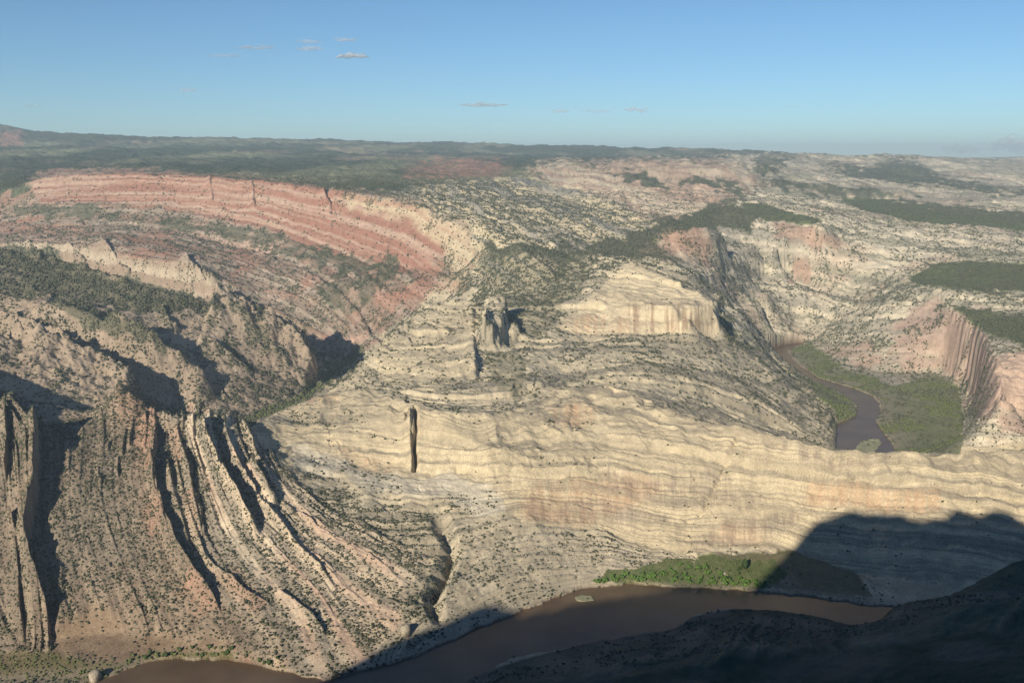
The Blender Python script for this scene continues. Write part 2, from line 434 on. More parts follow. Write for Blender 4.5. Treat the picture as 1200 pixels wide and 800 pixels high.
M['redface'] = mask([[(1045,385),(1070,362),(1095,351),(1140,374),(1160,405),(1175,450),(1165,490),(1150,500),(1130,455),(1100,436),(1050,434)],[(960,410),(1010,400),(1050,425),(1000,430)],[(1170,490),(1230,490),(1230,515),(1170,508)]], 6)
M['pinkface'] = mask([[(1160,420),(1230,410),(1230,490),(1170,485)]], 5)
M['reddome'] = mask([[(775,275),(790,266),(820,266),(835,290),(832,312),(815,300),(790,300),(778,290)],[(900,255),(960,270),(1000,290),(950,290),(910,275)],[(925,310),(945,300),(950,330),(925,330)]], 5)
M['butte'] = mask([[(655,388),(660,372),(690,350),(715,325),(735,305),(765,312),(800,335),(838,345),(842,390),(760,396),(700,394)]], 2, 0.5)
M['buttestreak'] = mask([[(735,352),(765,356),(836,358),(838,388),(770,392),(740,390)]], 2, 0.2)
M['orange'] = mask([[(655,382),(700,365),(735,375),(740,392),(700,393)],[(620,568),(700,560),(760,555),(790,570),(690,610),(615,612)],[(840,620),(900,612),(900,640),(830,640)],[(375,520),(470,545),(470,553),(400,538)],[(350,462),(400,470),(380,480)],[(640,478),(700,478),(690,500),(650,500)],[(950,560),(1100,580),(1100,600),(950,590)]], 7)
M['varnish'] = mask([[(690,548),(830,552),(860,560),(900,580),(880,600),(800,590),(700,572)],[(620,585),(700,585),(790,600),(780,612),(700,608),(620,606)],[(800,630),(880,605),(940,600),(930,625),(820,645)],[(860,520),(960,530),(1060,550),(950,548)]], 5)
M['apron'] = mask([[(335,520),(360,532),(430,550),(480,556),(540,556),(590,580),(600,602),(560,605),(520,580),(440,572),(400,556),(350,548)]], 4)
M['rubble'] = mask([[(490,672),(560,640),(612,615),(700,616),(745,640),(800,650),(820,655),(740,670),(680,688),(620,715),(560,740),(500,775)]], 4)
M['green'] = mask([[(695,683),(712,668),(740,668),(780,655),(830,648),(860,655),(905,655),(925,672),(900,692),(800,690),(740,685)]], 2, 0.25)
M['meadow'] = mask([[(835,650),(930,645),(1000,670),(1030,700),(930,696),(850,672)]], 3, 0.3)
M['leftgreen'] = mask([[(-60,800),(-60,765),(0,765),(60,762),(100,775),(150,772),(180,762),(270,764),(275,775),(180,778),(130,800)]], 3, 0.4)
M['brownflat'] = mask([[(60,745),(100,725),(110,710),(150,742),(230,748),(280,756),(180,765),(150,775),(60,765)]], 5)
M['ledgescrub'] = mask([[(606,534),(660,541),(692,551),(650,554),(625,546)],[(568,508),(620,522),(612,528),(575,516)],[(340,486),(400,503),(396,509),(342,494)],[(395,480),(470,520),(462,524),(400,492)],[(640,494),(700,500),(690,506),(645,502)],[(360,540),(450,552),(470,570),(430,580),(380,565),(350,552)],[(500,585),(560,570),(590,590),(560,615),(510,605)],[(505,600),(525,605),(535,640),(525,672),(512,700),(500,700),(512,660),(515,630)]], 2)
M['hillscrub'] = mask([[(-200,270),(-60,285),(0,290),(60,298),(130,320),(240,352),(250,365),(200,368),(150,365),(60,345),(-200,340)],[(60,345),(100,360),(150,395),(200,425),(190,430),(130,400),(60,360)]], 4)
M['wallgreen'] = mask([[(20,240),(100,242),(180,255),(300,268),(380,290),(440,305),(470,312),(440,320),(360,302),(260,276),(140,262),(20,254)],[(370,330),(450,290),(475,305),(450,340),(400,370)]], 6)

rag = (fbm(XG / 70, YG / 110, 31, 5) - .5) * 1.5
for nm in ('forestflat', 'scrubflat', 'hillscrub', 'bench', 'flat', 'wallgreen', 'meadow'):
    M[nm] = sstep(.3, .75, M[nm] + rag * (M[nm] > .02) * (1 if nm != 'bench' else .7)).astype(np.float32)
rag2 = (fbm(XG / 22, YG / 30, 32, 4) - .5) * 1.6
M['green'] = sstep(.45, .75, M['green'] + rag2 * (M['green'] > .02)).astype(np.float32)
# ------------------------------------------------------------------ rivers in plan
def plan(P, z=0.0):
    return [((CAMZ - z) / float(tan_of(y)) * float(theta_of(x, y)), (CAMZ - z) / float(tan_of(y))) for x, y in P]
RIV1 = plan([(-300,812),(-40,806),(90,803),(130,792),(180,773),(270,773),(300,780),(380,797),(470,775),(560,736),(600,720),(640,705),(680,690),(740,684),(800,688),(880,692),(960,700),(1025,709),(1110,716),(1330,727),
             (1330,752),(1110,745),(1010,736),(960,724),(910,716),(850,714),(812,722),(790,738),(700,752),(600,772),(545,800),(500,822),(400,850),(250,850),(100,850),(-300,880)])
RIV2 = plan([(945,402),(924,412),(932,425),(960,443),(1000,455),(1022,464),(1030,472),(1033,483),(1027,493),(1036,508),(1047,522),(1058,566),(990,566),(981,530),(979,515),(980,497),(992,492),(1003,487),(1004,475),(985,460),(950,445),(918,425),(905,417),(900,410),(915,405),(930,402)])
ISLE = plan([(1003,528),(1008,518),(1018,514),(1030,514),(1034,519),(1025,528),(1012,533)])
ISLE2 = plan([(674,700),(680,697),(694,699),(696,703),(684,705),(676,704)])
jx = (fbm(XG / 18, YG / 18, 77, 3) - 0.5) * 9; jy = (fbm(XG / 18, YG / 18, 78, 3) - 0.5) * 12
near = YG < 4200
riv = (inpoly(XG + jx, YG + jy, RIV1) | inpoly(XG + jx, YG + jy, RIV2)) & near
isl = (inpoly(XG + jx, YG + jy, ISLE) | inpoly(XG + jx * .4, YG + jy * .4, ISLE2)) & near

# ------------------------------------------------------------------ added relief
add = np.zeros_like(Zg)
def seg_field(P):
    """signed distance (px) to an open polyline in the picture plane of the smooth land, positive on its right side."""
    best = np.full(PXs.shape, 1e9, np.float32); side = np.zeros(PXs.shape, np.float32); tt = np.zeros(PXs.shape, np.float32)
    Ls = [math.hypot(b[0] - a[0], b[1] - a[1]) for a, b in zip(P[:-1], P[1:])]
    tot = sum(Ls); acc = 0
    for (a, b), l in zip(zip(P[:-1], P[1:]), Ls):
        dx, dy = (b[0] - a[0]) / l, (b[1] - a[1]) / l
        rx = qx - a[0]; ry = qy - a[1]
        t = np.clip(rx * dx + ry * dy, 0, l)
        ex = rx - t * dx; ey = ry - t * dy
        d = np.sqrt(ex * ex + ey * ey)
        s = np.where(dx * ry - dy * rx > 0, -1.0, 1.0)    # sign by side of travel
        u = d < best
        best = np.where(u, d, best); side = np.where(u, s, side); tt = np.where(u, (acc + t) / tot, tt)
        acc += l
    return best * side, tt
def ridge(P, h, wl, wr, ends=0.12, wob=0.25):
    """crest along P (listed top to bottom or left to right), slow rise on its left/lower side wl px, steep drop wr px on the shaded side"""
    global add, qx, qy
    x0 = min(p[0] for p in P) - wl - 20; x1 = max(p[0] for p in P) + wl + 20
    y0 = min(p[1] for p in P) - wl - 20; y1 = max(p[1] for p in P) + wl + 20
    sel = (PXs > x0) & (PXs < x1) & (PYs > y0) & (PYs < y1) & (YG < 5600)
    r = np.where(sel.any(1))[0]; c = np.where(sel.any(0))[0]
    if len(r) == 0: return
    sl = np.s_[r[0]:r[-1] + 1, c[0]:c[-1] + 1]
    qx = PXs[sl] + WX[sl] * wob; qy = PYs[sl] + WY[sl] * wob
    best = np.full(qx.shape, 1e9, np.float32); side = np.zeros(qx.shape, np.float32); tt = np.zeros(qx.shape, np.float32)
    Ls = [math.hypot(b[0] - a[0], b[1] - a[1]) for a, b in zip(P[:-1], P[1:])]
    tot = sum(Ls); acc = 0
    for (a, b), l in zip(zip(P[:-1], P[1:]), Ls):
        dx, dy = (b[0] - a[0]) / l, (b[1] - a[1]) / l
        rx = qx - a[0]; ry = qy - a[1]
        t = np.clip(rx * dx + ry * dy, 0, l)
        ex = rx - t * dx; ey = ry - t * dy
        d = np.sqrt(ex * ex + ey * ey)
        s = np.where(dx * ry - dy * rx > 0, 1.0, -1.0)    # +1: left/below of a line listed downwards or rightwards
        u = d < best
        best = np.where(u, d, best); side = np.where(u, s, side); tt = np.where(u, (acc + t) / tot, tt)
        acc += l
    e = sstep(0, ends, tt) * sstep(0, ends, 1 - tt)
    up = np.clip(1 - best / wl, 0, 1) ** 1.6
    dn = np.clip(1 - best / wr, 0, 1)
    f = np.where(side > 0, up, dn) * e
    v = 1 + 0.35 * (fbm(XG[sl] / 30, YG[sl] / 30, 91, 3) - 0.5) * 2
    add[sl] = np.maximum(add[sl], h * f * v)
def bump(poly, h, soft=1, wob=0.3):
    global add
    add = add + h * mask([poly], soft, wob)
def carve(P, depth, w):
    global add
    m = np.zeros(MGX.shape)
    for a, b in zip(P[:-1], P[1:]):
        l = math.hypot(b[0] - a[0], b[1] - a[1]); dx, dy = (b[0] - a[0]) / l, (b[1] - a[1]) / l
        t = np.clip((MGX - a[0]) * dx + (MGY - a[1]) * dy, 0, l)
        d = np.hypot(MGX - a[0] - t * dx, MGY - a[1] - t * dy)
        m = np.maximum(m, np.clip(1 - d / w, 0, 1))
    add = add - depth * sample_img(m, 0.3)

# upturned beds and their slots
ridge([(183,483),(182,520),(180,545),(186,585),(196,620),(208,650),(228,680),(252,708),(262,726)], 24, 16, 2.5)
ridge([(204,487),(214,530),(222,565),(228,600),(238,632)], 9, 10, 2)
ridge([(236,485),(242,520),(250,542),(262,568),(280,600),(306,628)], 34, 12, 3)
ridge([(293,545),(303,560),(316,583),(326,592)], 20, 14, 2.5)
ridge([(320,690),(345,705),(365,722),(382,744)], 10, 14, 2)
ridge([(40,490),(43,540),(42,585),(36,615),(30,640),(40,690),(50,725),(60,757)], 52, 34, 4, 0.08)
ridge([(8,600),(18,640),(24,690),(24,720),(28,760)], 34, 20, 3)
ridge([(6,480),(8,530),(5,570)], 22, 10, 2)
ridge([(158,478),(153,505),(151,525)], 9, 6, 1.6)
ridge([(147,500),(145,520),(144,537)], 8, 6, 1.5)
ridge([(128,515),(127,530)], 7, 5, 1.5)
ridge([(139,535),(140,560)], 7, 5, 1.5)
ridge([(116,548),(117,562)], 6, 5, 1.5)
ridge([(170,478),(171,500),(168,530)], 8, 5, 1.5)
ridge([(213,486),(214,505)], 10, 6, 2); ridge([(225,486),(227,515)], 9, 6, 2)
ridge([(262,486),(270,530),(290,572),(318,606),(360,650),(400,692)], 12, 10, 4, 0.15)
ridge([(222,600),(240,650),(290,700),(326,716)], 7, 10, 3)
ridge([(282,492),(306,544),(328,580)], 9, 8, 3)
# left block gullies
ridge([(-30,385),(0,392),(32,405),(65,420),(100,430),(132,447),(152,462),(175,476)], 82, 48, 3)
ridge([(120,378),(150,396),(190,421),(220,441),(254,468)], 60, 32, 3)
ridge([(188,364),(200,384),(210,388)], 20, 12, 2)
ridge([(232,396),(262,415),(298,438)], 22, 16, 2)
ridge([(248,357),(282,374),(307,392),(335,412),(355,427),(374,444)], 95, 34, 4, .06)
ridge([(290,407),(325,419),(355,434),(382,443)], 24, 14, 2)
ridge([(190,395),(215,418),(245,445),(270,472)], 12, 12, 2)
ridge([(30,333),(45,342),(62,346)], 9, 12, 2)
ridge([(120,340),(140,348),(152,352)], 8, 12, 2)
# yellow lower cliffs of the wall
ridge([(30,282),(38,292),(50,302)], 16, 12, 3); ridge([(52,284),(58,296),(64,305)], 12, 10, 3)
ridge([(78,285),(92,300),(104,314)], 18, 12, 3); ridge([(100,288),(104,296)], 8, 8, 2)
ridge([(116,280),(130,296),(142,316),(156,328)], 30, 14, 3)
ridge([(214,298),(228,316),(244,336)], 28, 16, 3)
ridge([(380,221),(384,234),(388,245)], 18, 12, 2.5)
carve([(383,222),(387,234),(391,246)], 24, 3)
ridge([(246,206),(247,225),(247,240)], 14, 8, 2); ridge([(292,212),(297,230),(300,245)], 18, 8, 2)
# rocks in the centre
ridge([(553,390),(555,400),(557,420),(556,442)], 15, 50, 4)
bump([(566,402),(567,374),(578,368),(592,372),(595,398),(590,404)], 58, 2, .8)
bump([(560,404),(562,388),(568,382),(572,402)], 26, 1, .8)
bump([(596,402),(596,380),(606,384),(610,400)], 22, 1, .8)
ridge([(592,370),(594,385),(596,400)], 40, 12, 2)
bump([(455,395),(500,370),(556,362),(556,392),(520,398),(470,404)], 14, 3)
ridge([(837,350),(839,368),(841,390)], 12, 22, 3)
ridge([(478,480),(480,500),(481,530),(483,552)], 16, 14, 2.0, 0.15)
carve([(484,481),(487,500),(485,520),(487,535),(485,548)], 50, 2.3)
carve([(474,482),(476,500)], 14, 3)
carve([(518,612),(524,632),(528,645),(522,665),(510,690),(506,705),(512,722)], 24, 13)
carve([(528,645),(520,668),(507,695)], 12, 5)
carve([(540,668),(560,650),(600,628)], 8, 7)
carve([(670,478),(668,490),(672,505)], 3, 3)
carve([(863,515),(850,545),(838,575),(822,600)], 7, 4)
ridge([(914,325),(916,335)], 18, 8, 2)
ridge([(862,205),(863,216)], 40, 8, 2)
ridge([(838,285),(842,298)], 12, 8, 2)

# rolling, gullies, ledges
dist_k = np.clip(YG / 2000, 0.6, 6)
steep = np.zeros_like(Zg)
rock = np.clip(M['fin'] * 0.7 + M['mid'] + M['wall'] + M['right'] + M['stripe'] + M['lblock'] * .5 + M['farwall'], 0, 1)
flatm = np.clip(M['flat'] + M['green'] + M['meadow'] + M['leftgreen'] + M['floor'] + M['bench'] + M['brownflat'], 0, 1)
n1 = (fbm(XG / 160, YG / 160, 11, 5) - 0.5)
n2 = (fbm(XG / 38, YG / 38, 12, 4) - 0.5)
gul = ridged(XG / 110 + n1 * 1.5, YG / 110, 13, 4) - 0.6
relief = n1 * 26 * dist_k ** .7 + n2 * 8 * np.minimum(dist_k, 2)
relief += gul * (14 * M['lblock'] + 10 * M['wall'] * (1 - M['redcliff']) + 7 * M['fin'] + 5 * M['mid'] * (1 - M['slick']) + 16 * M['right'] + 8 * M['stripe'])
hum = 1 - np.abs(2 * fbm(XG / 75, YG / 95, 305, 3) - 1)
relief += (hum - .7) * 22 * M['slick'] * sstep(70, 120, S_MID)
relief += (ridged(XG / 60, YG / 45, 306, 3) - .6) * 8 * M['slick']
relief *= (1 - 0.9 * flatm) * (1 - 0.2 * M['slick']) * (1 - 0.6 * M['redcliff']) * (1 - 0.45 * M['wall']) * (1 - .75 * M['wall'] * sstep(4300, 4650, YG))
far = sstep(6500, 12000, YG)
relief += (fbm(XG / 34, YG / 40, 27, 4) - .5) * 16 * M['fin'] * sstep(5, -8, S_FIN)
relief += far * (fbm(XG / 1500, YG / 1500, 15, 5) - 0.5) * 130
relief += sstep(5200, 7000, YG) * (1 - far) * (fbm(XG / 500, YG / 500, 16, 4) - 0.5) * 40
# ledges follow the bedding
def ledge(S, w, seed):
    u = S / w + (fbm(XG / 90, YG / 90, seed + 3, 3) - .5) * 1.2
    k = np.floor(u); t = u - k
    a = h2(k.astype(np.int64), np.full(k.shape, 3), seed); b = h2(k.astype(np.int64) + 1, np.full(k.shape, 3), seed)
    return a + (b - a) * sstep(0.62, 0.95, t), t
led = np.zeros_like(Zg)
for nm, S, w, amp in (('fin', S_FIN, 6.0, 5.0), ('mid', S_MID, 7.0, 9.5), ('wall', S_WALL, 5.0, 12.0), ('stripe', S_STR, 5.5, 12.0), ('right', S_RT, 6.0, 13.0), ('lblock', S_LB, 9.0, 4.0), ('farwall', S_STR, 5.0, 20.0)):
    l, _ = ledge(S, w, 41)
    l2, _ = ledge(S, w * 0.37, 43)
    led += M[nm] * amp * ((l - 0.5) + 0.35 * (l2 - 0.5)) * (0.25 if nm == 'fin' else 1.0)
def saw(S, w, seed, sharp=.86):
    u = S / w + (fbm(XG / 160, YG / 160, seed, 2) - .5) * .9
    k = np.floor(u); t = u - k
    amp = .35 + .9 * h2(k.astype(np.int64), np.full(k.shape, 5), seed)
    return amp * (t ** 1.6 * sstep(1.0, sharp, t))
brk = .35 + .9 * sstep(.3, .7, fbm(XG / 45, YG / 60, 49, 3))
led += M['fin'] * sstep(88, 118, S_FIN) * sstep(275, 235, S_FIN) * sstep(765, 560, PYs) * brk * (9.5 * saw(S_FIN, 10.5, 47) + 5 * saw(S_FIN, 4.3, 48))
led += M['fin'] * sstep(100, 60, S_FIN) * brk * 3.5 * saw(S_FIN, 12, 51)
led += M['fin'] * sstep(5, -10, S_FIN) * brk * (12 * saw(S_FIN, 11, 53) + 6 * saw(S_FIN, 4, 54))
led *= mix(1.0, .35 + 1.3 * sstep(.35, .65, fbm(XG / 75, YG / 95, 303, 3)), M['mid'])
led *= 1 - .8 * M['redface']
relief *= 1 - .5 * M['redface']
led *= (1 - flatm) * (1 - 0.25 * M['slick'])
joint = sstep(.90, .99, ridged(PXs / 46 + S_MID / 90 + n1 * 3 + n2, S_MID / 70, 57, 2)) * M['slick']
led -= joint * 2.5
micro = ((fbm(XG / 9, YG / 9, 21, 3) - 0.5) * 3.4 + (ridged(XG / 26, YG / 34, 22, 3) - .6) * 7 * np.clip(M['lblock'] + .8 * M['wall'] + .6 * M['right'] + .5 * M['fin'] * (S_FIN < 100) + .8 * M['fin'] * (S_FIN < -5), 0, 1)) * (1 - flatm * .8) * (1 - 0.15 * M['slick'])
keep = sstep(0.0, 26.0, Zg - 2.0)                    # nothing moves at the water's edge
keep = np.where(YG < 4200, keep, 1)
Zf = Zg + (add + relief + led + micro) * np.clip(keep + 0.06, 0, 1)
Zf = np.maximum(Zf, np.where(near, 1.2 + micro * .2, -1e9))
Zf = np.where(riv, -3.0, Zf)
Zf = np.where(isl, 1.3 + micro * .3, Zf)
Zf = Zf.astype(np.float32)

# ------------------------------------------------------------------ colour of the ground (albedo, with shade added on the near bank)
def col(*c): return np.array(c, np.float32)
def put(A, m, c):
    return A * (1 - m[..., None]) + c * m[..., None]
def bands(S, w, seed, warp=1.0):
    u = S / w + (fbm(XG / 120, YG / 120, seed, 3) - .5) * warp
    return vnoise(u, XG * 0.0 + (XG / 900), seed) * .6 + vnoise(u * 2.7, XG / 300, seed + 1) * .4
patch = fbm(XG / 220, YG / 220, 61, 4)
patch2 = fbm(XG / 70, YG / 70, 62, 4)
fine = fbm(XG / 12, YG / 12, 63, 3)
shape = XG.shape + (3,)
TAN, CREAM, GREY, BROWN = col(.40,.33,.235), col(.56,.47,.31), col(.36,.33,.27), col(.27,.205,.145)
RED, PINK, GREEN, DGREEN = col(.38,.185,.125), col(.50,.34,.26), col(.085,.10,.05), col(.05,.065,.04)
A = np.empty(shape, np.float32); A[:] = DGREEN
A = put(A, sstep(.48, .7, fbm(XG / 900, YG / 1600, 64, 4)) * .9, col(.19,.195,.12))
A = put(A, sstep(.60, .75, fbm(XG / 500, YG / 900, 65, 4)) * .5, col(.30,.22,.16))
# far plateau details
A = put(A, M['farred'] * .85, mix(col(.40,.17,.12), col(.30,.2,.15), patch2[..., None]))
def rockmix(S, w, seed, lo, hi, k=1.0, a=.35, b=.65):
    t = sstep(a, b, bands(S, w, seed))[..., None] * k
    return lo * (1 - t) + hi * t
A = put(A, M['farwall'], rockmix(S_STR, 7, 66, col(.42,.30,.22), col(.56,.46,.33)))
A = put(A, M['stripe'], rockmix(S_STR, 5.5, 67, GREY * .8, CREAM))
r = rockmix(S_RT, 6, 68, col(.35,.31,.24), col(.60,.52,.38), a=.3, b=.6)
r = put(r, sstep(.55,.75,patch) * .45, col(.48,.34,.25))
r = put(r, sstep(.56,.66,bands(S_RT, 3.6, 168, 1.4)) * .55, col(.17,.175,.12))
A = put(A, M['right'], r)
A = put(A, M['reddome'] * .7, col(.36,.21,.15))
w = rockmix(S_WALL, 3.4, 69, col(.30,.19,.14), col(.45,.35,.27))
w = put(w, sstep(.35,.6,fbm(XG/60,YG/60,169,4)) * .4, col(.19,.18,.13))
A = put(A, M['wall'], w)
A = put(A, M['redpatch'] * .6 * sstep(.3,.6,patch2), RED)
A = put(A, M['pinkpatch'] * .7, PINK)
A = put(A, M['redcliff'], rockmix(S_WALL, 3.0, 70, col(.31,.16,.115), col(.43,.30,.225), a=.42, b=.66))
A = put(A, M['yrim'] * .75, rockmix(S_WALL, 5, 71, col(.44,.30,.20), CREAM))
A = put(A, M['ycliff'], rockmix(S_WALL, 5, 72, col(.32,.24,.175), col(.45,.37,.27)))
A = put(A, M['lblock'], mix(col(.31,.235,.17), col(.40,.32,.235), patch2[..., None]))
m = rockmix(S_MID, 5.5, 73, col(.34,.295,.215), col(.54,.46,.32))
A = put(A, M['mid'], m)
A = put(A, M['lowledge'] * .7, rockmix(S_MID, 4.2, 273, col(.25,.22,.165), col(.47,.40,.285), a=.4, b=.6))
A = put(A, M['knoll'] * .8, rockmix(S_MID, 4.5, 173, col(.40,.34,.24), col(.60,.50,.33)))
A = put(A, M['rubble'] * .8, mix(col(.46,.395,.28), col(.38,.33,.25), patch2[..., None]))
s = rockmix(S_MID, 6, 74, col(.37,.315,.225), col(.59,.49,.325), a=.25, b=.6)
A = put(A, M['slick'], s)
A = put(A, M['butte'], rockmix(S_MID, 6, 75, col(.46,.38,.26), col(.60,.50,.335), a=.2, b=.6))
st = vnoise(PXs / 3.0 + n2, S_MID / 40, 81) * .6 + vnoise(PXs / 1.2, S_MID / 25, 82) * .4
A = put(A, M['orange'] * .55 * sstep(.25, .7, patch2 * .5 + st * .5), col(.56,.34,.20))
A = put(A, M['varnish'] * .6 * sstep(.3, .65, st * .5 + bands(S_MID, 5, 83) * .5), col(.25,.20,.165))
A = put(A, M['buttestreak'] * .85 * sstep(.45, .7, st), col(.34,.24,.16))
A = put(A, M['slick'] * .55 * sstep(.56, .66, bands(S_MID, 2.4, 84, .5)) * sstep(.30, .52, fbm(XG / 60, YG / 80, 302, 4)), col(.27,.23,.175))
A = put(A, joint * .4, col(.2,.17,.13))
A = put(A, M['apron'] * .8, mix(col(.50,.45,.36), col(.58,.52,.40), fine[..., None]))
f = rockmix(S_FIN, 5, 76, col(.20,.15,.11), col(.30,.23,.165))
f2 = rockmix(S_FIN, 7, 77, col(.32,.27,.205), col(.55,.44,.31), a=.4, b=.68)
f = f * (1 - sstep(100, 150, S_FIN)[..., None]) + f2 * sstep(100, 150, S_FIN)[..., None]
f = put(f, sstep(.4,.65,patch) * .5 * sstep(120,60,S_FIN), col(.23,.20,.155))
A = put(A, M['fin'], f)
redb = M['fin'] * np.clip(sstep(92,104,S_FIN) * sstep(122,112,S_FIN) + .8 * sstep(124,132,S_FIN) * sstep(142,136,S_FIN) + .7 * sstep(60,100,S_FIN) * sstep(560,500,PYs) * sstep(125,110,S_FIN), 0, 1)
A = put(A, redb * .6 * sstep(.45,.6,patch2), col(.43,.25,.17))
crm = M['fin'] * np.clip(sstep(142,146,S_FIN) * sstep(153,149,S_FIN) + sstep(160,163,S_FIN) * sstep(172,167,S_FIN) + sstep(184,187,S_FIN) * sstep(196,191,S_FIN) + sstep(206,209,S_FIN) * sstep(216,212,S_FIN), 0, 1)
A = put(A, crm * .95, mix(col(.60,.49,.35), col(.54,.38,.27), sstep(.45, .7, patch)[..., None]))
A = put(A, redb * 0 + M['redface'] * .75 * sstep(.2,.5, patch2 * .6 + bands(S_RT, 6, 85) * .4), col(.44,.30,.235))
A = put(A, M['pinkface'] * .8, col(.56,.39,.29))
A = put(A, M['hillscrub'] * .75, col(.10,.105,.065))
A = put(A, M['wallgreen'] * .75 * sstep(.3,.5,patch2), col(.11,.115,.075))
A = put(A, M['forestflat'] * .9, mix(DGREEN, col(.11,.115,.07), fine[..., None]))
A = put(A, M['scrubflat'] * .6, col(.20,.185,.125))
A = put(A, M['bench'], mix(col(.10,.125,.055), col(.16,.17,.085), fine[..., None]))
A = put(A, M['floor'], mix(col(.14,.14,.09), col(.22,.2,.14), fine[..., None]))
A = put(A, M['flat'], mix(col(.17,.19,.09), col(.30,.28,.18), patch2[..., None]))
A = put(A, M['brownflat'], mix(col(.22,.155,.10), col(.30,.22,.15), fine[..., None]))
A = put(A, M['leftgreen'], mix(col(.12,.12,.05), col(.24,.18,.11), patch2[..., None]))
A = put(A, M['meadow'], mix(col(.14,.15,.075), col(.24,.19,.12), patch2[..., None]))
A = put(A, M['green'], mix(col(.09,.13,.045), col(.17,.17,.08), fine[..., None]))
# damp pale margins at the water
A = put(A, (sstep(7, 2.5, Zf) * sstep(0, 1.0, Zf) * (YG < 4200) * .7).astype(np.float32), col(.33,.27,.20))
A = put(A, riv.astype(np.float32), col(.12,.08,.05))
A = put(A, isl.astype(np.float32), col(.34,.33,.20))
# speckle of scrub too far to model
den = np.zeros_like(Zg)
def setd(m, v):
    global den
    den = den * (1 - m) + v * m
den[:] = .7  # plants per patch of ground
setd(M['farwall'], .25); setd(M['stripe'], .55); setd(M['right'], .30); setd(M['wall'], .32); setd(M['redcliff'], .16); setd(M['yrim'], .35)
setd(M['ycliff'], .3); setd(M['lblock'], .6); setd(M['mid'], .42); setd(M['lowledge'], 1.0); setd(M['knoll'], .26); setd(M['rubble'], .55); setd(M['slick'], .025); setd(M['butte'], .02)
setd(M['apron'], .01); den = den * (1 - M['lowledge'] * .6 * sstep(.62, .7, bands(S_MID, 9, 274))); setd(M['ledgescrub'], .9); setd(M['fin'], .95); setd(M['hillscrub'], .95); setd(M['wallgreen'], .55); setd(M['forestflat'], .9); setd(M['scrubflat'], .6)
setd(M['bench'], .45); setd(M['flat'], .25); setd(M['green'], .6); setd(M['floor'], .3); setd(M['brownflat'], .08); setd(M['redface'], .22)
setd(M['pinkface'], .02); setd(M['meadow'], .1)
lsf, lst = ledge(S_MID, 7.0, 41)
den = den * (1 - M['mid'] * .75 * sstep(.55, .62, lst)) 
_, lt = ledge(S_STR, 5.5, 41)
den = den * (1 - M['stripe'] * .8 * sstep(.45, .6, lt))
den = den * (1 - crm * .85)
den = den * mix(.35 + 1.3 * sstep(.35, .62, fbm(XG / 55, YG / 55, 87, 3)), .95, M['fin'] * .7)
gy, gx = np.gradient(Zf, axis=0) / np.gradient(YR.astype(np.float32))[:, None], np.gradient(Zf, axis=1) / (np.gradient(TH.astype(np.float32))[None, :] * YG)
slope = np.sqrt(gx * gx + gy * gy)
den = den * sstep(6.5, 3.5, slope)
den = den * mix(.25 + 1.25 * sstep(.34, .62, fbm(XG / 19, YG / 24, 187, 3)), 1.0, M['fin'] * .6)
den[riv] = 0; den[isl] = .1
sp_s = 6.5
# small plants too far to model
sp1 = vnoise(XG / sp_s, YG / (sp_s * 1.6), 88) * .65 + vnoise(XG / sp_s * 2.3, YG / sp_s * 1.5, 89) * .35
farspk = sstep(2600, 3300, YG)
A = put(A, (sstep(.04, .0, sp1 - den * .62) * farspk * .6 * (YG < 9000)).astype(np.float32), col(.085,.095,.055))
# darker soil between near shrubs, grain
grain = vnoise(XG / 2.6, YG / 4.2, 95)
A *= (0.80 + 0.28 * fine + .18 * grain * (1 - .5 * M['slick']))[..., None]
bank_shade = (sstep(0, 1, np.clip((np.interp(THg, [-.2, -.05, .0, .1, .17, .25, .33, .45, .6], [1310, 1330, 1372, 1450, 1505, 1560, 1540, 1520, 1500]) - YG) / 12, 0, 1)) * (Zf > .5)).astype(np.float32)
A = put(A, bank_shade * .85, mix(col(.045,.055,.03), col(.12,.10,.075), sstep(.4,.65,patch2)[..., None]))  # near bank painted dark, deepening the shade that falls on it
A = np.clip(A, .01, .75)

# ------------------------------------------------------------------ ground mesh
def grid_mesh(name, X, Y, Zz, colr=None):
    nr, nc = X.shape
    v = np.empty((nr * nc, 3), np.float32)
    v[:, 0] = X.ravel(); v[:, 1] = Y.ravel(); v[:, 2] = Zz.ravel()
    idx = np.arange(nr * nc, dtype=np.int32).reshape(nr, nc)
    q = np.stack([idx[:-1, :-1], idx[:-1, 1:], idx[1:, 1:], idx[1:, :-1]], -1).reshape(-1, 4)
    me = bpy.data.meshes.new(name)
    me.vertices.add(len(v)); me.vertices.foreach_set('co', v.ravel())
    me.loops.add(q.size); me.loops.foreach_set('vertex_index', q.ravel())
    me.polygons.add(len(q))
    me.polygons.foreach_set('loop_start', np.arange(0, q.size, 4, dtype=np.int32))
    me.polygons.foreach_set('use_smooth', np.ones(len(q), bool))
    me.update(calc_edges=True)
    if colr is not None:
        at = me.color_attributes.new('albedo', 'FLOAT_COLOR', 'POINT')
        c = np.ones((nr * nc, 4), np.float32); c[:, :3] = colr.reshape(-1, 3)
        at.data.foreach_set('color', c.ravel())
    return me
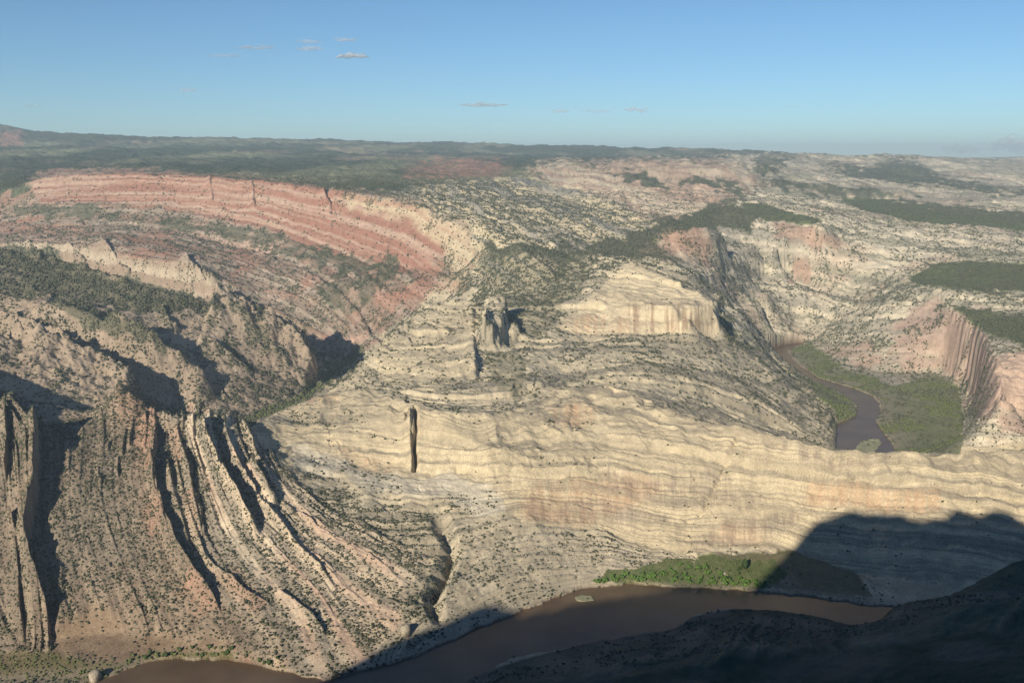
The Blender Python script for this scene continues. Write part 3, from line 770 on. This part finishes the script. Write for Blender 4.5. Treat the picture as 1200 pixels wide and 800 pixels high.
def ground_material():
    m = bpy.data.materials.new('weathered_rock_and_soil'); m.use_nodes = True
    t = m.node_tree; b = t.nodes['Principled BSDF']
    b.inputs['Roughness'].default_value = 0.95
    b.inputs['Specular IOR Level'].default_value = 0.1
    at = t.nodes.new('ShaderNodeAttribute'); at.attribute_name = 'albedo'
    geo = t.nodes.new('ShaderNodeNewGeometry')
    n1 = t.nodes.new('ShaderNodeTexNoise'); n1.inputs['Scale'].default_value = .35; n1.inputs['Detail'].default_value = 3
    n2 = t.nodes.new('ShaderNodeTexNoise'); n2.inputs['Scale'].default_value = .045; n2.inputs['Detail'].default_value = 5
    t.links.new(geo.outputs['Position'], n1.inputs['Vector']); t.links.new(geo.outputs['Position'], n2.inputs['Vector'])
    mr = t.nodes.new('ShaderNodeMapRange'); mr.inputs[1].default_value = .3; mr.inputs[2].default_value = .7
    mr.inputs[3].default_value = .78; mr.inputs[4].default_value = 1.2
    t.links.new(n1.outputs['Fac'], mr.inputs[0])
    mr2 = t.nodes.new('ShaderNodeMapRange'); mr2.inputs[1].default_value = .3; mr2.inputs[2].default_value = .7
    mr2.inputs[3].default_value = .88; mr2.inputs[4].default_value = 1.1
    t.links.new(n2.outputs['Fac'], mr2.inputs[0])
    mu = t.nodes.new('ShaderNodeMath'); mu.operation = 'MULTIPLY'
    t.links.new(mr.outputs[0], mu.inputs[0]); t.links.new(mr2.outputs[0], mu.inputs[1])
    vm = t.nodes.new('ShaderNodeVectorMath'); vm.operation = 'SCALE'
    t.links.new(at.outputs['Color'], vm.inputs[0]); t.links.new(mu.outputs[0], vm.inputs['Scale'])
    t.links.new(vm.outputs[0], b.inputs['Base Color'])
    bp = t.nodes.new('ShaderNodeBump'); bp.inputs['Strength'].default_value = .6; bp.inputs['Distance'].default_value = 1.2
    t.links.new(n1.outputs['Fac'], bp.inputs['Height']); t.links.new(bp.outputs[0], b.inputs['Normal'])
    return m
GM = ground_material()
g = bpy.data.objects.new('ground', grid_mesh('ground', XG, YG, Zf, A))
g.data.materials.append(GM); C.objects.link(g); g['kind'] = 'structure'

def ground_z(x, y):
    """height of the finished land at world points in front of the camera"""
    x = np.atleast_1d(np.asarray(x, float)); y = np.atleast_1d(np.asarray(y, float))
    return bil(Zf, np.interp(y, YR, np.arange(NR)), np.interp(x / y, TH, np.arange(NC)))
def hit(px, py):
    """first point of the land on the ray through a pixel"""
    th = float(theta_of(px, py)); T = float(tan_of(py))
    ys = YR[(YR > 1000)]
    z = ground_z(th * ys, ys); k = np.where(z >= CAMZ - T * ys)[0]
    i = k[0] if len(k) else len(ys) - 1
    return th * ys[i], ys[i], z[i]

# ------------------------------------------------------------------ the ridge the camera stands on; its crest throws the near shadow
EDGE = [(385,806),(420,785),(445,765),(470,748),(500,738),(520,732),(545,718),(570,708),(595,716),(620,720),(660,712),(730,699),(785,690),(800,686),(830,688),(870,690),(895,690),(908,675),(922,655),(935,636),(950,617),(965,608),(1000,600),(1040,600),(1080,609),(1110,606),(1117,600),(1125,596),(1133,602),(1150,603),(1170,598),(1185,603),(1200,612),(1230,640)]
YC = -90.0
prof = []
for px, py in EDGE:
    x, y, z = hit(px, py)
    L = (y - YC) / math.cos(SUN_AZ)
    prof.append((x - (y - YC) * math.tan(SUN_AZ), z + L * math.tan(SUN_EL)))
prof.sort()
px_ = np.array([p[0] for p in prof]); pz_ = np.array([p[1] for p in prof])
nx = np.concatenate([np.linspace(-4000, -1200, 60, endpoint=False), np.linspace(-1200, 500, 500, endpoint=False), np.linspace(500, 4000, 100)])
crest = np.interp(nx, px_, pz_)
k0, k1 = px_[0], px_[-1]
crest = np.where(nx < k0, pz_[0] + (nx - k0) * .25, crest)
crest = np.where(nx > k1, pz_[-1] + (nx - k1) * .02, crest)
crest = crest + (fbm(nx / 22, nx * 0, 304, 4) - .5) * 16
crest = np.maximum(crest, 60)
ny = np.concatenate([np.linspace(-4000, -200, 40, endpoint=False), np.linspace(-200, 60, 40, endpoint=False), np.linspace(60, 940, 90)])
NXg, NYg = np.meshgrid(nx, ny)
edge_z = ground_z(np.clip(nx, TH0 * 940 * .999, TH1 * 940 * .999), np.full(nx.shape, 940.5))
cr = crest[None, :] + 0 * NYg; ez = edge_z[None, :] + 0 * NYg
tf = np.clip((NYg - YC) / (940 - YC), 0, 1)
front = cr + (ez - cr) * tf - 110 * np.sin(np.pi * tf) * np.clip((cr - ez) / 500, 0, 1.3)
cap = 744 - .66 * np.maximum(NYg, 0) + np.where(NYg < 0, -NYg * 4.0, 0)
cap = np.where(np.abs(NXg) < 900, cap, cap + (np.abs(NXg) - 900))
capm = np.minimum(front, cap)
front = np.where(tf < .9, capm, mix(capm, ez, np.clip((tf - .9) / .1, 0, 1)))
back = cr - np.clip(YC - NYg, 0, 4000) * .28
NZ = np.where(NYg >= YC, front, np.maximum(back, -5))
nn = (fbm(NXg / 60, NYg / 60, 93, 4) - .5) * 14 * sstep(60, 200, np.abs(NYg - YC)) * sstep(0, 120, 940 - NYg) * sstep(40, 160, np.hypot(NXg, NYg))
NZ = NZ + nn
NZ = np.where(np.hypot(NXg, NYg) < 30, np.minimum(NZ, 746), NZ)
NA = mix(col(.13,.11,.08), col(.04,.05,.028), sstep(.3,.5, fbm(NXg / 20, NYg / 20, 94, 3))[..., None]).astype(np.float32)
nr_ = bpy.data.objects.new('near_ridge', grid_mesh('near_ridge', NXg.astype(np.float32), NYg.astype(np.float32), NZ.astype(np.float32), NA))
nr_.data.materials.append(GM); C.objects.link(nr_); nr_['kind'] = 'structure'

# ------------------------------------------------------------------ river
def principled(name, c, rough=.9, spec=.2):
    m = bpy.data.materials.new(name); m.use_nodes = True
    b = m.node_tree.nodes['Principled BSDF']
    b.inputs['Base Color'].default_value = (*c, 1); b.inputs['Roughness'].default_value = rough
    b.inputs['Specular IOR Level'].default_value = spec
    return m, m.node_tree, b
WM, t, b = principled('silty_river_water', (.13, .078, .048), .3, .25)
tc = t.nodes.new('ShaderNodeNewGeometry'); nz = t.nodes.new('ShaderNodeTexNoise'); nz.inputs['Scale'].default_value = .25; nz.inputs['Detail'].default_value = 4
t.links.new(tc.outputs['Position'], nz.inputs['Vector'])
bp = t.nodes.new('ShaderNodeBump'); bp.inputs['Strength'].default_value = .12; bp.inputs['Distance'].default_value = .6
t.links.new(nz.outputs['Fac'], bp.inputs['Height']); t.links.new(bp.outputs[0], b.inputs['Normal'])
nz2 = t.nodes.new('ShaderNodeTexNoise'); nz2.inputs['Scale'].default_value = .012; nz2.inputs['Detail'].default_value = 4
t.links.new(tc.outputs['Position'], nz2.inputs['Vector'])
rp = t.nodes.new('ShaderNodeValToRGB'); rp.color_ramp.elements[0].position = .35; rp.color_ramp.elements[1].position = .65
rp.color_ramp.elements[0].color = (.115, .076, .045, 1); rp.color_ramp.elements[1].color = (.17, .118, .072, 1)
t.links.new(nz2.outputs['Fac'], rp.inputs[0]); t.links.new(rp.outputs[0], b.inputs['Base Color'])
me = bpy.data.meshes.new('river')
me.from_pydata([(-1400,1000,0),(1400,1000,0),(1700,4150,0),(-200,4150,0),(-1400,1700,0)], [], [(0,1,2,3,4)])
me.materials.append(WM); rv = bpy.data.objects.new('river', me); C.objects.link(rv); rv['kind'] = 'structure'

# ------------------------------------------------------------------ shrubs and trees
rng = np.random.default_rng(7)
def icos(sub):
    import bmesh
    bm = bmesh.new(); bmesh.ops.create_icosphere(bm, subdivisions=sub, radius=1.0)
    v = np.array([x.co[:] for x in bm.verts], np.float32); f = np.array([[w.index for w in q.verts] for q in bm.faces], np.int32)
    bm.free(); return v, f
IV1, IF1 = icos(1); IV2, IF2 = icos(2)
def mesh_np(name, v, f):
    me = bpy.data.meshes.new(name)
    me.vertices.add(len(v)); me.vertices.foreach_set('co', np.ascontiguousarray(v, np.float32).ravel())
    me.loops.add(f.size); me.loops.foreach_set('vertex_index', np.ascontiguousarray(f, np.int32).ravel())
    me.polygons.add(len(f)); me.polygons.foreach_set('loop_start', np.arange(0, f.size, 3, dtype=np.int32))
    me.update(calc_edges=True); return me
def leafy(name, ca, cb, scale=.12):
    m, t, b = principled(name, ca, .85, .1)
    geo = t.nodes.new('ShaderNodeNewGeometry'); n = t.nodes.new('ShaderNodeTexNoise'); n.inputs['Scale'].default_value = scale; n.inputs['Detail'].default_value = 5
    t.links.new(geo.outputs['Position'], n.inputs['Vector'])
    r = t.nodes.new('ShaderNodeValToRGB'); r.color_ramp.elements[0].position = .35; r.color_ramp.elements[1].position = .65
    r.color_ramp.elements[0].color = (*ca, 1); r.color_ramp.elements[1].color = (*cb, 1)
    t.links.new(n.outputs['Fac'], r.inputs[0]); t.links.new(r.outputs[0], b.inputs['Base Color'])
    return m
JM = leafy('juniper_foliage', (.05,.06,.036), (.135,.135,.088), .15)
GMt = leafy('green_willow_foliage', (.07,.13,.028), (.13,.22,.05), .15)
DM = leafy('dark_tree_foliage', (.035,.06,.022), (.07,.10,.035), .2)
OM = leafy('olive_bank_foliage', (.09,.12,.04), (.16,.17,.08), .15)
BM_, _, _ = principled('juniper_bark', (.16,.12,.09), .95, .1)

def scatter(weight, n, ymin, ymax):
    r0, r1 = np.searchsorted(YR, ymin), np.searchsorted(YR, ymax)
    sub = weight[r0:r1]
    area = (np.gradient(YR)[r0:r1, None] * np.gradient(TH)[None, :] * YG[r0:r1])
    seen = (np.abs(PXs[r0:r1] - 600) < 640) & (PYs[r0:r1] < 830)
    w = (sub * area * np.sqrt(1 + slope[r0:r1] ** 2) * seen).ravel().astype(np.float64)
    cdf = np.cumsum(w); cdf /= cdf[-1]
    k = np.searchsorted(cdf, rng.random(n))
    i = k // NC + r0; j = k % NC
    th = TH[j] + (rng.random(n) - .5) * .0009; y = YR[i] + (rng.random(n) - .5) * np.gradient(YR)[i]
    x = th * y
    return x, y, ground_z(x, y)
def blobs(name, P, Rr, mat, sub, label, cat, flat=.8, group=None):
    """one object: many small lumpy shrubs too numerous to count"""
    V, Fc = (IV1, IF1) if sub == 1 else (IV2, IF2)
    n = len(Rr); nv = len(V)
    ang = rng.random(n) * 6.283
    lump = 1 + (rng.random((n, nv)) - .5) * .75
    v = V[None] * lump[..., None]
    c, s_ = np.cos(ang)[:, None], np.sin(ang)[:, None]
    x = v[..., 0] * c - v[..., 1] * s_; y = v[..., 0] * s_ + v[..., 1] * c
    st = 1 + (rng.random(n)[:, None] - .5) * .5
    v = np.stack([x * Rr[:, None] * st, y * Rr[:, None], v[..., 2] * Rr[:, None] * flat], -1)
    v += np.stack(P, -1)[:, None, :]; v[..., 2] += (Rr * flat * .55)[:, None]
    f = (Fc[None] + (np.arange(n) * nv)[:, None, None]).reshape(-1, 3)
    me = mesh_np(name, v.reshape(-1, 3), f); me.materials.append(mat)
    o = bpy.data.objects.new(name, me); C.objects.link(o)
    o['label'] = label; o['category'] = cat; o['kind'] = 'stuff'
    return o
scrubden = den * (1 - np.clip(M['green'] + M['leftgreen'], 0, 1))
NS = 150000
X1, Y1, Z1 = scatter(scrubden * (1 + 1.2 * M['fin'] + 1.0 * M['lowledge']), NS, 1290, 3500)
rad = (0.65 + rng.random(NS) ** 2.2 * 2.2) * np.clip(Y1 / 2000, .85, 1.5)
# the nearest ones in view are individual shrubs
pxs, pys = project(X1, Y1, Z1)
lit = (pxs > 5) & (pxs < 1195) & (pys < 795) & (pys < np.interp(pxs, [0, 380, 400, 560, 640, 1200], [760, 790, 770, 700, 690, 640]))
score = np.where(lit & (Z1 > 3), rad / Y1, 0)
NI = 290
order = np.argsort(-score)
ind = order[:NI]; rest = order[NI:]
blobs('juniper_scrub', (X1[rest], Y1[rest], Z1[rest]), rad[rest], JM, 1, 'countless small dark juniper and sage shrubs dotting the tan canyon slopes', 'shrubs')
def tag(o, label, cat, group=None):
    o['label'] = label; o['category'] = cat
    if group: o['group'] = group
    return o
def crown_mesh(name, mat, seed, tall=.85, clumps=5, trunk=True):
    """a crown of several leaf clumps around a short trunk, radius about 1"""
    rg = np.random.default_rng(seed); Vs, Fs, o = [], [], 0
    for k in range(clumps):
        a = 6.283 * k / clumps + rg.random() * .6; d = .42 if k else 0
        c = np.array([math.cos(a) * d, math.sin(a) * d, tall * (.55 + .5 * rg.random() + (.25 if k == 0 else 0))])
        lump = 1 + (rg.random(len(IV2)) - .5) * .6
        q_ = 1.0 if clumps < 9 else .62
        if clumps >= 9: c = np.array([rg.normal() * .45, rg.normal() * .45, tall * (.3 + rg.random() * .9)])
        v = IV2 * lump[:, None] * np.array([.58, .58, .52 * tall / .85]) * q_ * (.7 + .5 * rg.random()) + c
        Vs.append(v); Fs.append(IF2 + o); o += len(v)
    nf = sum(len(f) for f in Fs)
    if trunk:
        n = 6; ring = [(math.cos(6.283 * i / n), math.sin(6.283 * i / n)) for i in range(n)]
        v = np.array([(x * .13, y * .13, -.35) for x, y in ring] + [(x * .07, y * .07, tall * .8) for x, y in ring])
        f = [(i, (i + 1) % n, n + (i + 1) % n) for i in range(n)] + [(i, n + (i + 1) % n, n + i) for i in range(n)]
        Vs.append(v); Fs.append(np.array(f) + o)
    me = mesh_np(name, np.concatenate(Vs), np.concatenate(Fs))
    me.materials.append(mat); me.materials.append(BM_)
    mi = np.zeros(len(me.polygons), np.int32); mi[nf:] = 1
    me.polygons.foreach_set('material_index', mi)
    return me
JMESH = [crown_mesh('juniper', JM, 100 + k, .8, 4 + k % 3) for k in range(5)]
def zone(px, py):
    if px < 262:
        a = 'right of the shaded left fin' if px < 120 else ('in the middle of the left fan' if px < 185 else 'right of the long dark slot' if py < 700 else 'below the long dark slot')
        b = 'low by the brown flat' if py > 715 else ('halfway up the slope' if py > 660 else 'high on the slope')
    elif px < 480:
        a = 'between the second and third dark slots' if px < 330 else ('on the pale ledges above the river bend' if px < 400 else 'on the ledges left of the gully')
        b = 'just above the shadow line' if py > 740 else ('at mid height' if py > 690 else 'on the upper ledges')
    else:
        a = 'on the tan slope beside the gully' if px < 640 else 'under the long pale cliff'
        b = 'close to the river' if py > 680 else 'well above the river'
    return 'small dark juniper ' + a + ', ' + b, ('junipers ' + a + ', ' + b)
for q, i in enumerate(ind):
    o = bpy.data.objects.new('juniper_shrub', JMESH[q % 5]); C.objects.link(o)
    o.location = (X1[i], Y1[i], Z1[i]); r = rad[i] * 1.05
    o.scale = (r, r * (.85 + .3 * rng.random()), r * (.8 + .3 * rng.random())); o.rotation_euler = (0, 0, rng.random() * 6.28)
    lb, gp = zone(*project(X1[i], Y1[i], Z1[i])); tag(o, lb, 'shrub', gp)

# bank trees
def at_pixel(px, py):
    return hit(px, py)
WMESH = [crown_mesh('willow', GMt, 200 + k, 1.25, 13) for k in range(4)]
OMESH = [crown_mesh('bank_bush', OM, 230 + k, .9, 5) for k in range(3)]
DMESH = [crown_mesh('dark_tree', DM, 260 + k, 1.5, 6) for k in range(2)]
rr = random.Random(3)
for k in range(64):
    u = k / 63
    px = 700 + 195 * u + rr.uniform(-3, 3); base = float(np.interp(px, [700, 740, 800, 850, 900], [684, 680, 683, 686, 690]))
    py = base - rr.random() ** 1.3 * float(np.interp(px, [700, 760, 800, 870, 900], [3, 10, 22, 14, 5]))
    x, y, z = at_pixel(px, py)
    o = bpy.data.objects.new('willow_tree', rr.choice(WMESH)); C.objects.link(o); r = rr.uniform(2.6, 4.6)
    o.location = (x, y, z); o.scale = (r * 1.2, r, r); o.rotation_euler = (0, 0, rr.random() * 6)
    if py > base - 5: tag(o, 'bright green willow at the water\'s edge of the sunlit far bank', 'tree', 'willows at the water')
    elif px < 790: tag(o, 'bright green willow in the left half of the thicket, behind the front row', 'tree', 'willows behind, left half')
    else: tag(o, 'bright green willow in the right half of the thicket, behind the front row', 'tree', 'willows behind, right half')
for k in range(26):
    px = rr.uniform(785, 880); py = rr.uniform(664, 680)
    x, y, z = at_pixel(px, py)
    o = bpy.data.objects.new('shrub', rr.choice(DMESH)); C.objects.link(o); r = rr.uniform(1.3, 2.2)
    o.location = (x, y, z); o.scale = (r, r, r)
    tag(o, 'dark green bush standing among the bright willows', 'shrub', 'dark bushes among the willows')
x, y, z = at_pixel(873, 668)
o = bpy.data.objects.new('pine_tree', None); C.objects.link(o); o.location = (x, y, z)
tag(o, 'lone tall dark tree standing in the green meadow below the pale cliff', 'tree')
crm_ = bpy.data.objects.new('crown', crown_mesh('lone_crown', DM, 300, 2.2, 8, False)); C.objects.link(crm_); crm_.parent = o; crm_.scale = (4.8, 4.8, 5.2); crm_.location = (0, 0, 3)
tm = crown_mesh('lone_trunk', BM_, 301, 1.2, 1, True)
import bmesh
bm = bmesh.new(); bmesh.ops.create_cone(bm, segments=8, radius1=.7, radius2=.35, depth=9, cap_ends=True); bmesh.ops.translate(bm, verts=bm.verts, vec=(0, 0, 3.5))
tm = bpy.data.meshes.new('trunk'); bm.to_mesh(tm); bm.free(); tm.materials.append(BM_)
tk = bpy.data.objects.new('trunk', tm); C.objects.link(tk); tk.parent = o
for k in range(46):
    px = 150 + 185 * k / 45 + rr.uniform(-3, 3); base = float(np.interp(px, [150, 180, 270, 335], [782, 771, 770, 783]))
    py = base - rr.random() ** 1.5 * 12
    x, y, z = at_pixel(px, py)
    o = bpy.data.objects.new('bank_shrub', rr.choice(OMESH if rr.random() < .7 else DMESH)); C.objects.link(o); r = rr.uniform(1.6, 3.2)
    o.location = (x, y, z); o.scale = (r * 1.2, r, r)
    tag(o, 'green shrub in the strip lining the river bend at the bottom left', 'shrub', 'shrubs lining the lower left bend')
w2 = M['leftgreen'] * .8 + M['green'] * .5
X2, Y2, Z2 = scatter(w2, 1100, 1280, 1900)
blobs('bank_undergrowth', (X2, Y2, Z2), .8 + rng.random(1100) * 1.3, OM, 1, 'low green undergrowth covering the flat river banks', 'undergrowth')
w3 = M['flat'] * sstep(.45, .6, patch2) + .6 * M['floor']
X3, Y3, Z3 = scatter(w3 * (~riv), 4200, 2300, 4100)
blobs('bottomland_trees', (X3, Y3, Z3), 1.6 + rng.random(4200) * 2.4, OM, 1, 'scattered small trees and brush on the green flats beside the upper river', 'brush')
# far forest masses, each plant a few metres
w4 = np.clip(M['forestflat'] + .22 * M['scrubflat'] + .35 * M['stripe'] + .45 * M['hillscrub'], 0, 1)
X5, Y5, Z5 = scatter(den * (3500 / YG) ** 2, 70000, 3400, 6000)
blobs('distant_scrub', (X5, Y5, Z5), 1.8 + rng.random(70000) * 2.4, JM, 1, 'fine dark specks of juniper scattered over the far canyon walls', 'shrubs')
X4, Y4, Z4 = scatter(w4, 16000, 2600, 5600)
blobs('pinyon_woodland', (X4, Y4, Z4), 2.0 + rng.random(16000) * 2.4, JM, 1, 'dense dark green pinyon woodland covering the mesa tops and striped slope', 'woodland')

# boulders
RMt, t, b = principled('pale_sandstone_boulder', (.42, .36, .27), .9, .1)
n_ = t.nodes.new('ShaderNodeTexNoise'); n_.inputs['Scale'].default_value = .6; n_.inputs['Detail'].default_value = 5
g_ = t.nodes.new('ShaderNodeNewGeometry'); t.links.new(g_.outputs['Position'], n_.inputs['Vector'])
r_ = t.nodes.new('ShaderNodeValToRGB'); r_.color_ramp.elements[0].color = (.24, .2, .15, 1); r_.color_ramp.elements[1].color = (.55, .48, .36, 1)
r_.color_ramp.elements[0].position = .35; r_.color_ramp.elements[1].position = .65
t.links.new(n_.outputs['Fac'], r_.inputs[0]); t.links.new(r_.outputs[0], b.inputs['Base Color'])
def boulder_mesh(seed):
    rg = np.random.default_rng(seed)
    v = IV2.copy()
    for _ in range(14):
        d = rg.normal(size=3); d /= np.linalg.norm(d); o_ = .62 + .25 * rg.random()
        ex = np.maximum(v @ d - o_, 0); v = v - ex[:, None] * d
    me = mesh_np('boulder', v, IF2); me.materials.append(RMt); return me
BL = [boulder_mesh(k) for k in range(4)]
for (px, py, sx, sz, lb) in ((112, 795, 12, 13, 'large pale boulder at the river edge in the bottom left corner'),
                             (1005, 700, 6, 3, 'pale flat rock in the shade where the river ends'),
                             (476, 742, 11, 15, 'orange sandstone knob above the shaded river at the foot of the ledges'),
                             (548, 720, 4, 4, 'small rock on the shaded bank below the gully')):
    x, y, z = at_pixel(px, py)
    o = bpy.data.objects.new('boulder', BL[int(px) % 4]); C.objects.link(o); o.location = (x, y, z + sz * .3); o.scale = (sx, sx * .9, sz); o.rotation_euler = (0, 0, px)
    tag(o, lb, 'boulder')

# ------------------------------------------------------------------ clouds
def cloud(px, py, w, h, dist, label, dens=.0035, seed=0):
    rg = np.random.default_rng(seed + int(px))
    x = float(theta_of(px, py)) * dist; z = CAMZ - dist * float(tan_of(py)); k_ = dist / F
    Vs, Fs, o_ = [], [], 0
    n = max(14, int(w / 1.6))
    for k in range(n):
        u = (k + .5) / n * 2 - 1
        r = (1 - abs(u) ** 1.7) * .75 + .25
        c = np.array([u * w * .5 * k_, rg.normal() * w * .08 * k_, rg.normal() * h * .16 * k_])
        v = IV2 * (1 + (rg.random(len(IV2)) - .5)[:, None] * .5) * np.array([w * .09 * k_, w * .12 * k_, h * .30 * r * k_]) * (.7 + .6 * rg.random()) + c
        Vs.append(v); Fs.append(IF2 + o_); o_ += len(v)
    me = mesh_np('cloud', np.concatenate(Vs), np.concatenate(Fs))
    m = bpy.data.materials.new('thin_cloud'); m.use_nodes = True; t = m.node_tree
    t.nodes.remove(t.nodes['Principled BSDF'])
    df = t.nodes.new('ShaderNodeBsdfTranslucent'); df2 = t.nodes.new('ShaderNodeBsdfDiffuse'); tr = t.nodes.new('ShaderNodeBsdfTransparent')
    df.inputs[0].default_value = df2.inputs[0].default_value = (.85, .85, .87, 1)
    m1 = t.nodes.new('ShaderNodeMixShader'); m1.inputs[0].default_value = .6
    m2 = t.nodes.new('ShaderNodeMixShader'); m2.inputs[0].default_value = min(.5, dens * 110)
    t.links.new(df.outputs[0], m1.inputs[1]); t.links.new(df2.outputs[0], m1.inputs[2])
    t.links.new(tr.outputs[0], m2.inputs[1]); t.links.new(m1.outputs[0], m2.inputs[2])
    t.links.new(m2.outputs[0], t.nodes['Material Output'].inputs['Surface'])
    me.materials.append(m)
    o = bpy.data.objects.new('cloud', me); C.objects.link(o); o.location = (x, dist, z)
    tag(o, label, 'cloud', 'small clouds in the blue sky')
for a in ((413, 66, 36, 7, 30000, 'brightest small white cloud, below another thin one', .0022),
          (405, 47, 26, 5, 30000, 'small thin cloud just above the brightest cloud', .0014),
          (362, 49, 26, 6, 30000, 'faint cloud high in the sky, upper of a close pair', .0009),
          (363, 57, 30, 6, 30000, 'faint cloud high in the sky, lower of a close pair', .0011),
          (300, 56, 42, 5, 30000, 'faint thin streak of cloud left of the close pair', .0009),
          (262, 65, 40, 5, 30000, 'very faint wisp of cloud at the lower left of the streak', .0005),
          (220, 106, 22, 7, 30000, 'tiny lone cloud above the left mountains', .0008),
          (38, 124, 20, 5, 30000, 'tiny faint cloud nearest the left edge', .0006),
          (567, 123, 52, 5, 30000, 'long flat cloud low over the middle of the horizon', .0011),
          (657, 130, 20, 5, 30000, 'small pale cloud between two others low over the plateau', .0011),
          (700, 130, 36, 4, 30000, 'faint wisp between the low pale clouds', .0005),
          (746, 129, 26, 6, 30000, 'small bright cloud at the right end of the low row', .0014),
          (930, 125, 14, 4, 30000, 'tiny wisp alone over the right plateau', .0005),
          (1128, 174, 46, 12, 130000, 'pale cloud bank on the horizon, next to the last one', .0010),
          (1196, 170, 60, 16, 130000, 'pale cloud bank on the horizon at the right edge', .0014)):
    cloud(*a)

# ------------------------------------------------------------------ air
HZ = dict(x0=-46000, x1=46000, y0=-6000, y1=46000, z0=-10, z1=float(max(Zf.max(), NZ.max()) + 20))
vv = [(HZ['x' + str(i)], HZ['y' + str(j)], HZ['z' + str(k)]) for i in (0, 1) for j in (0, 1) for k in (0, 1)]
me = bpy.data.meshes.new('haze'); me.from_pydata(vv, [], [(0,1,3,2),(4,6,7,5),(0,4,5,1),(2,3,7,6),(0,2,6,4),(1,5,7,3)])
m = bpy.data.materials.new('thin_air'); m.use_nodes = True; t = m.node_tree
t.nodes.remove(t.nodes['Principled BSDF']); vp = t.nodes.new('ShaderNodeVolumePrincipled')
vp.inputs['Color'].default_value = (.70, .88, 1, 1); vp.inputs['Density'].default_value = 4.2e-5; vp.inputs['Anisotropy'].default_value = .0
t.links.new(vp.outputs[0], t.nodes['Material Output'].inputs['Volume'])
me.materials.append(m); hz = bpy.data.objects.new('haze', me); C.objects.link(hz); hz['kind'] = 'stuff'
hz['label'] = 'thin blue haze filling the air over the canyons'; hz['category'] = 'haze'
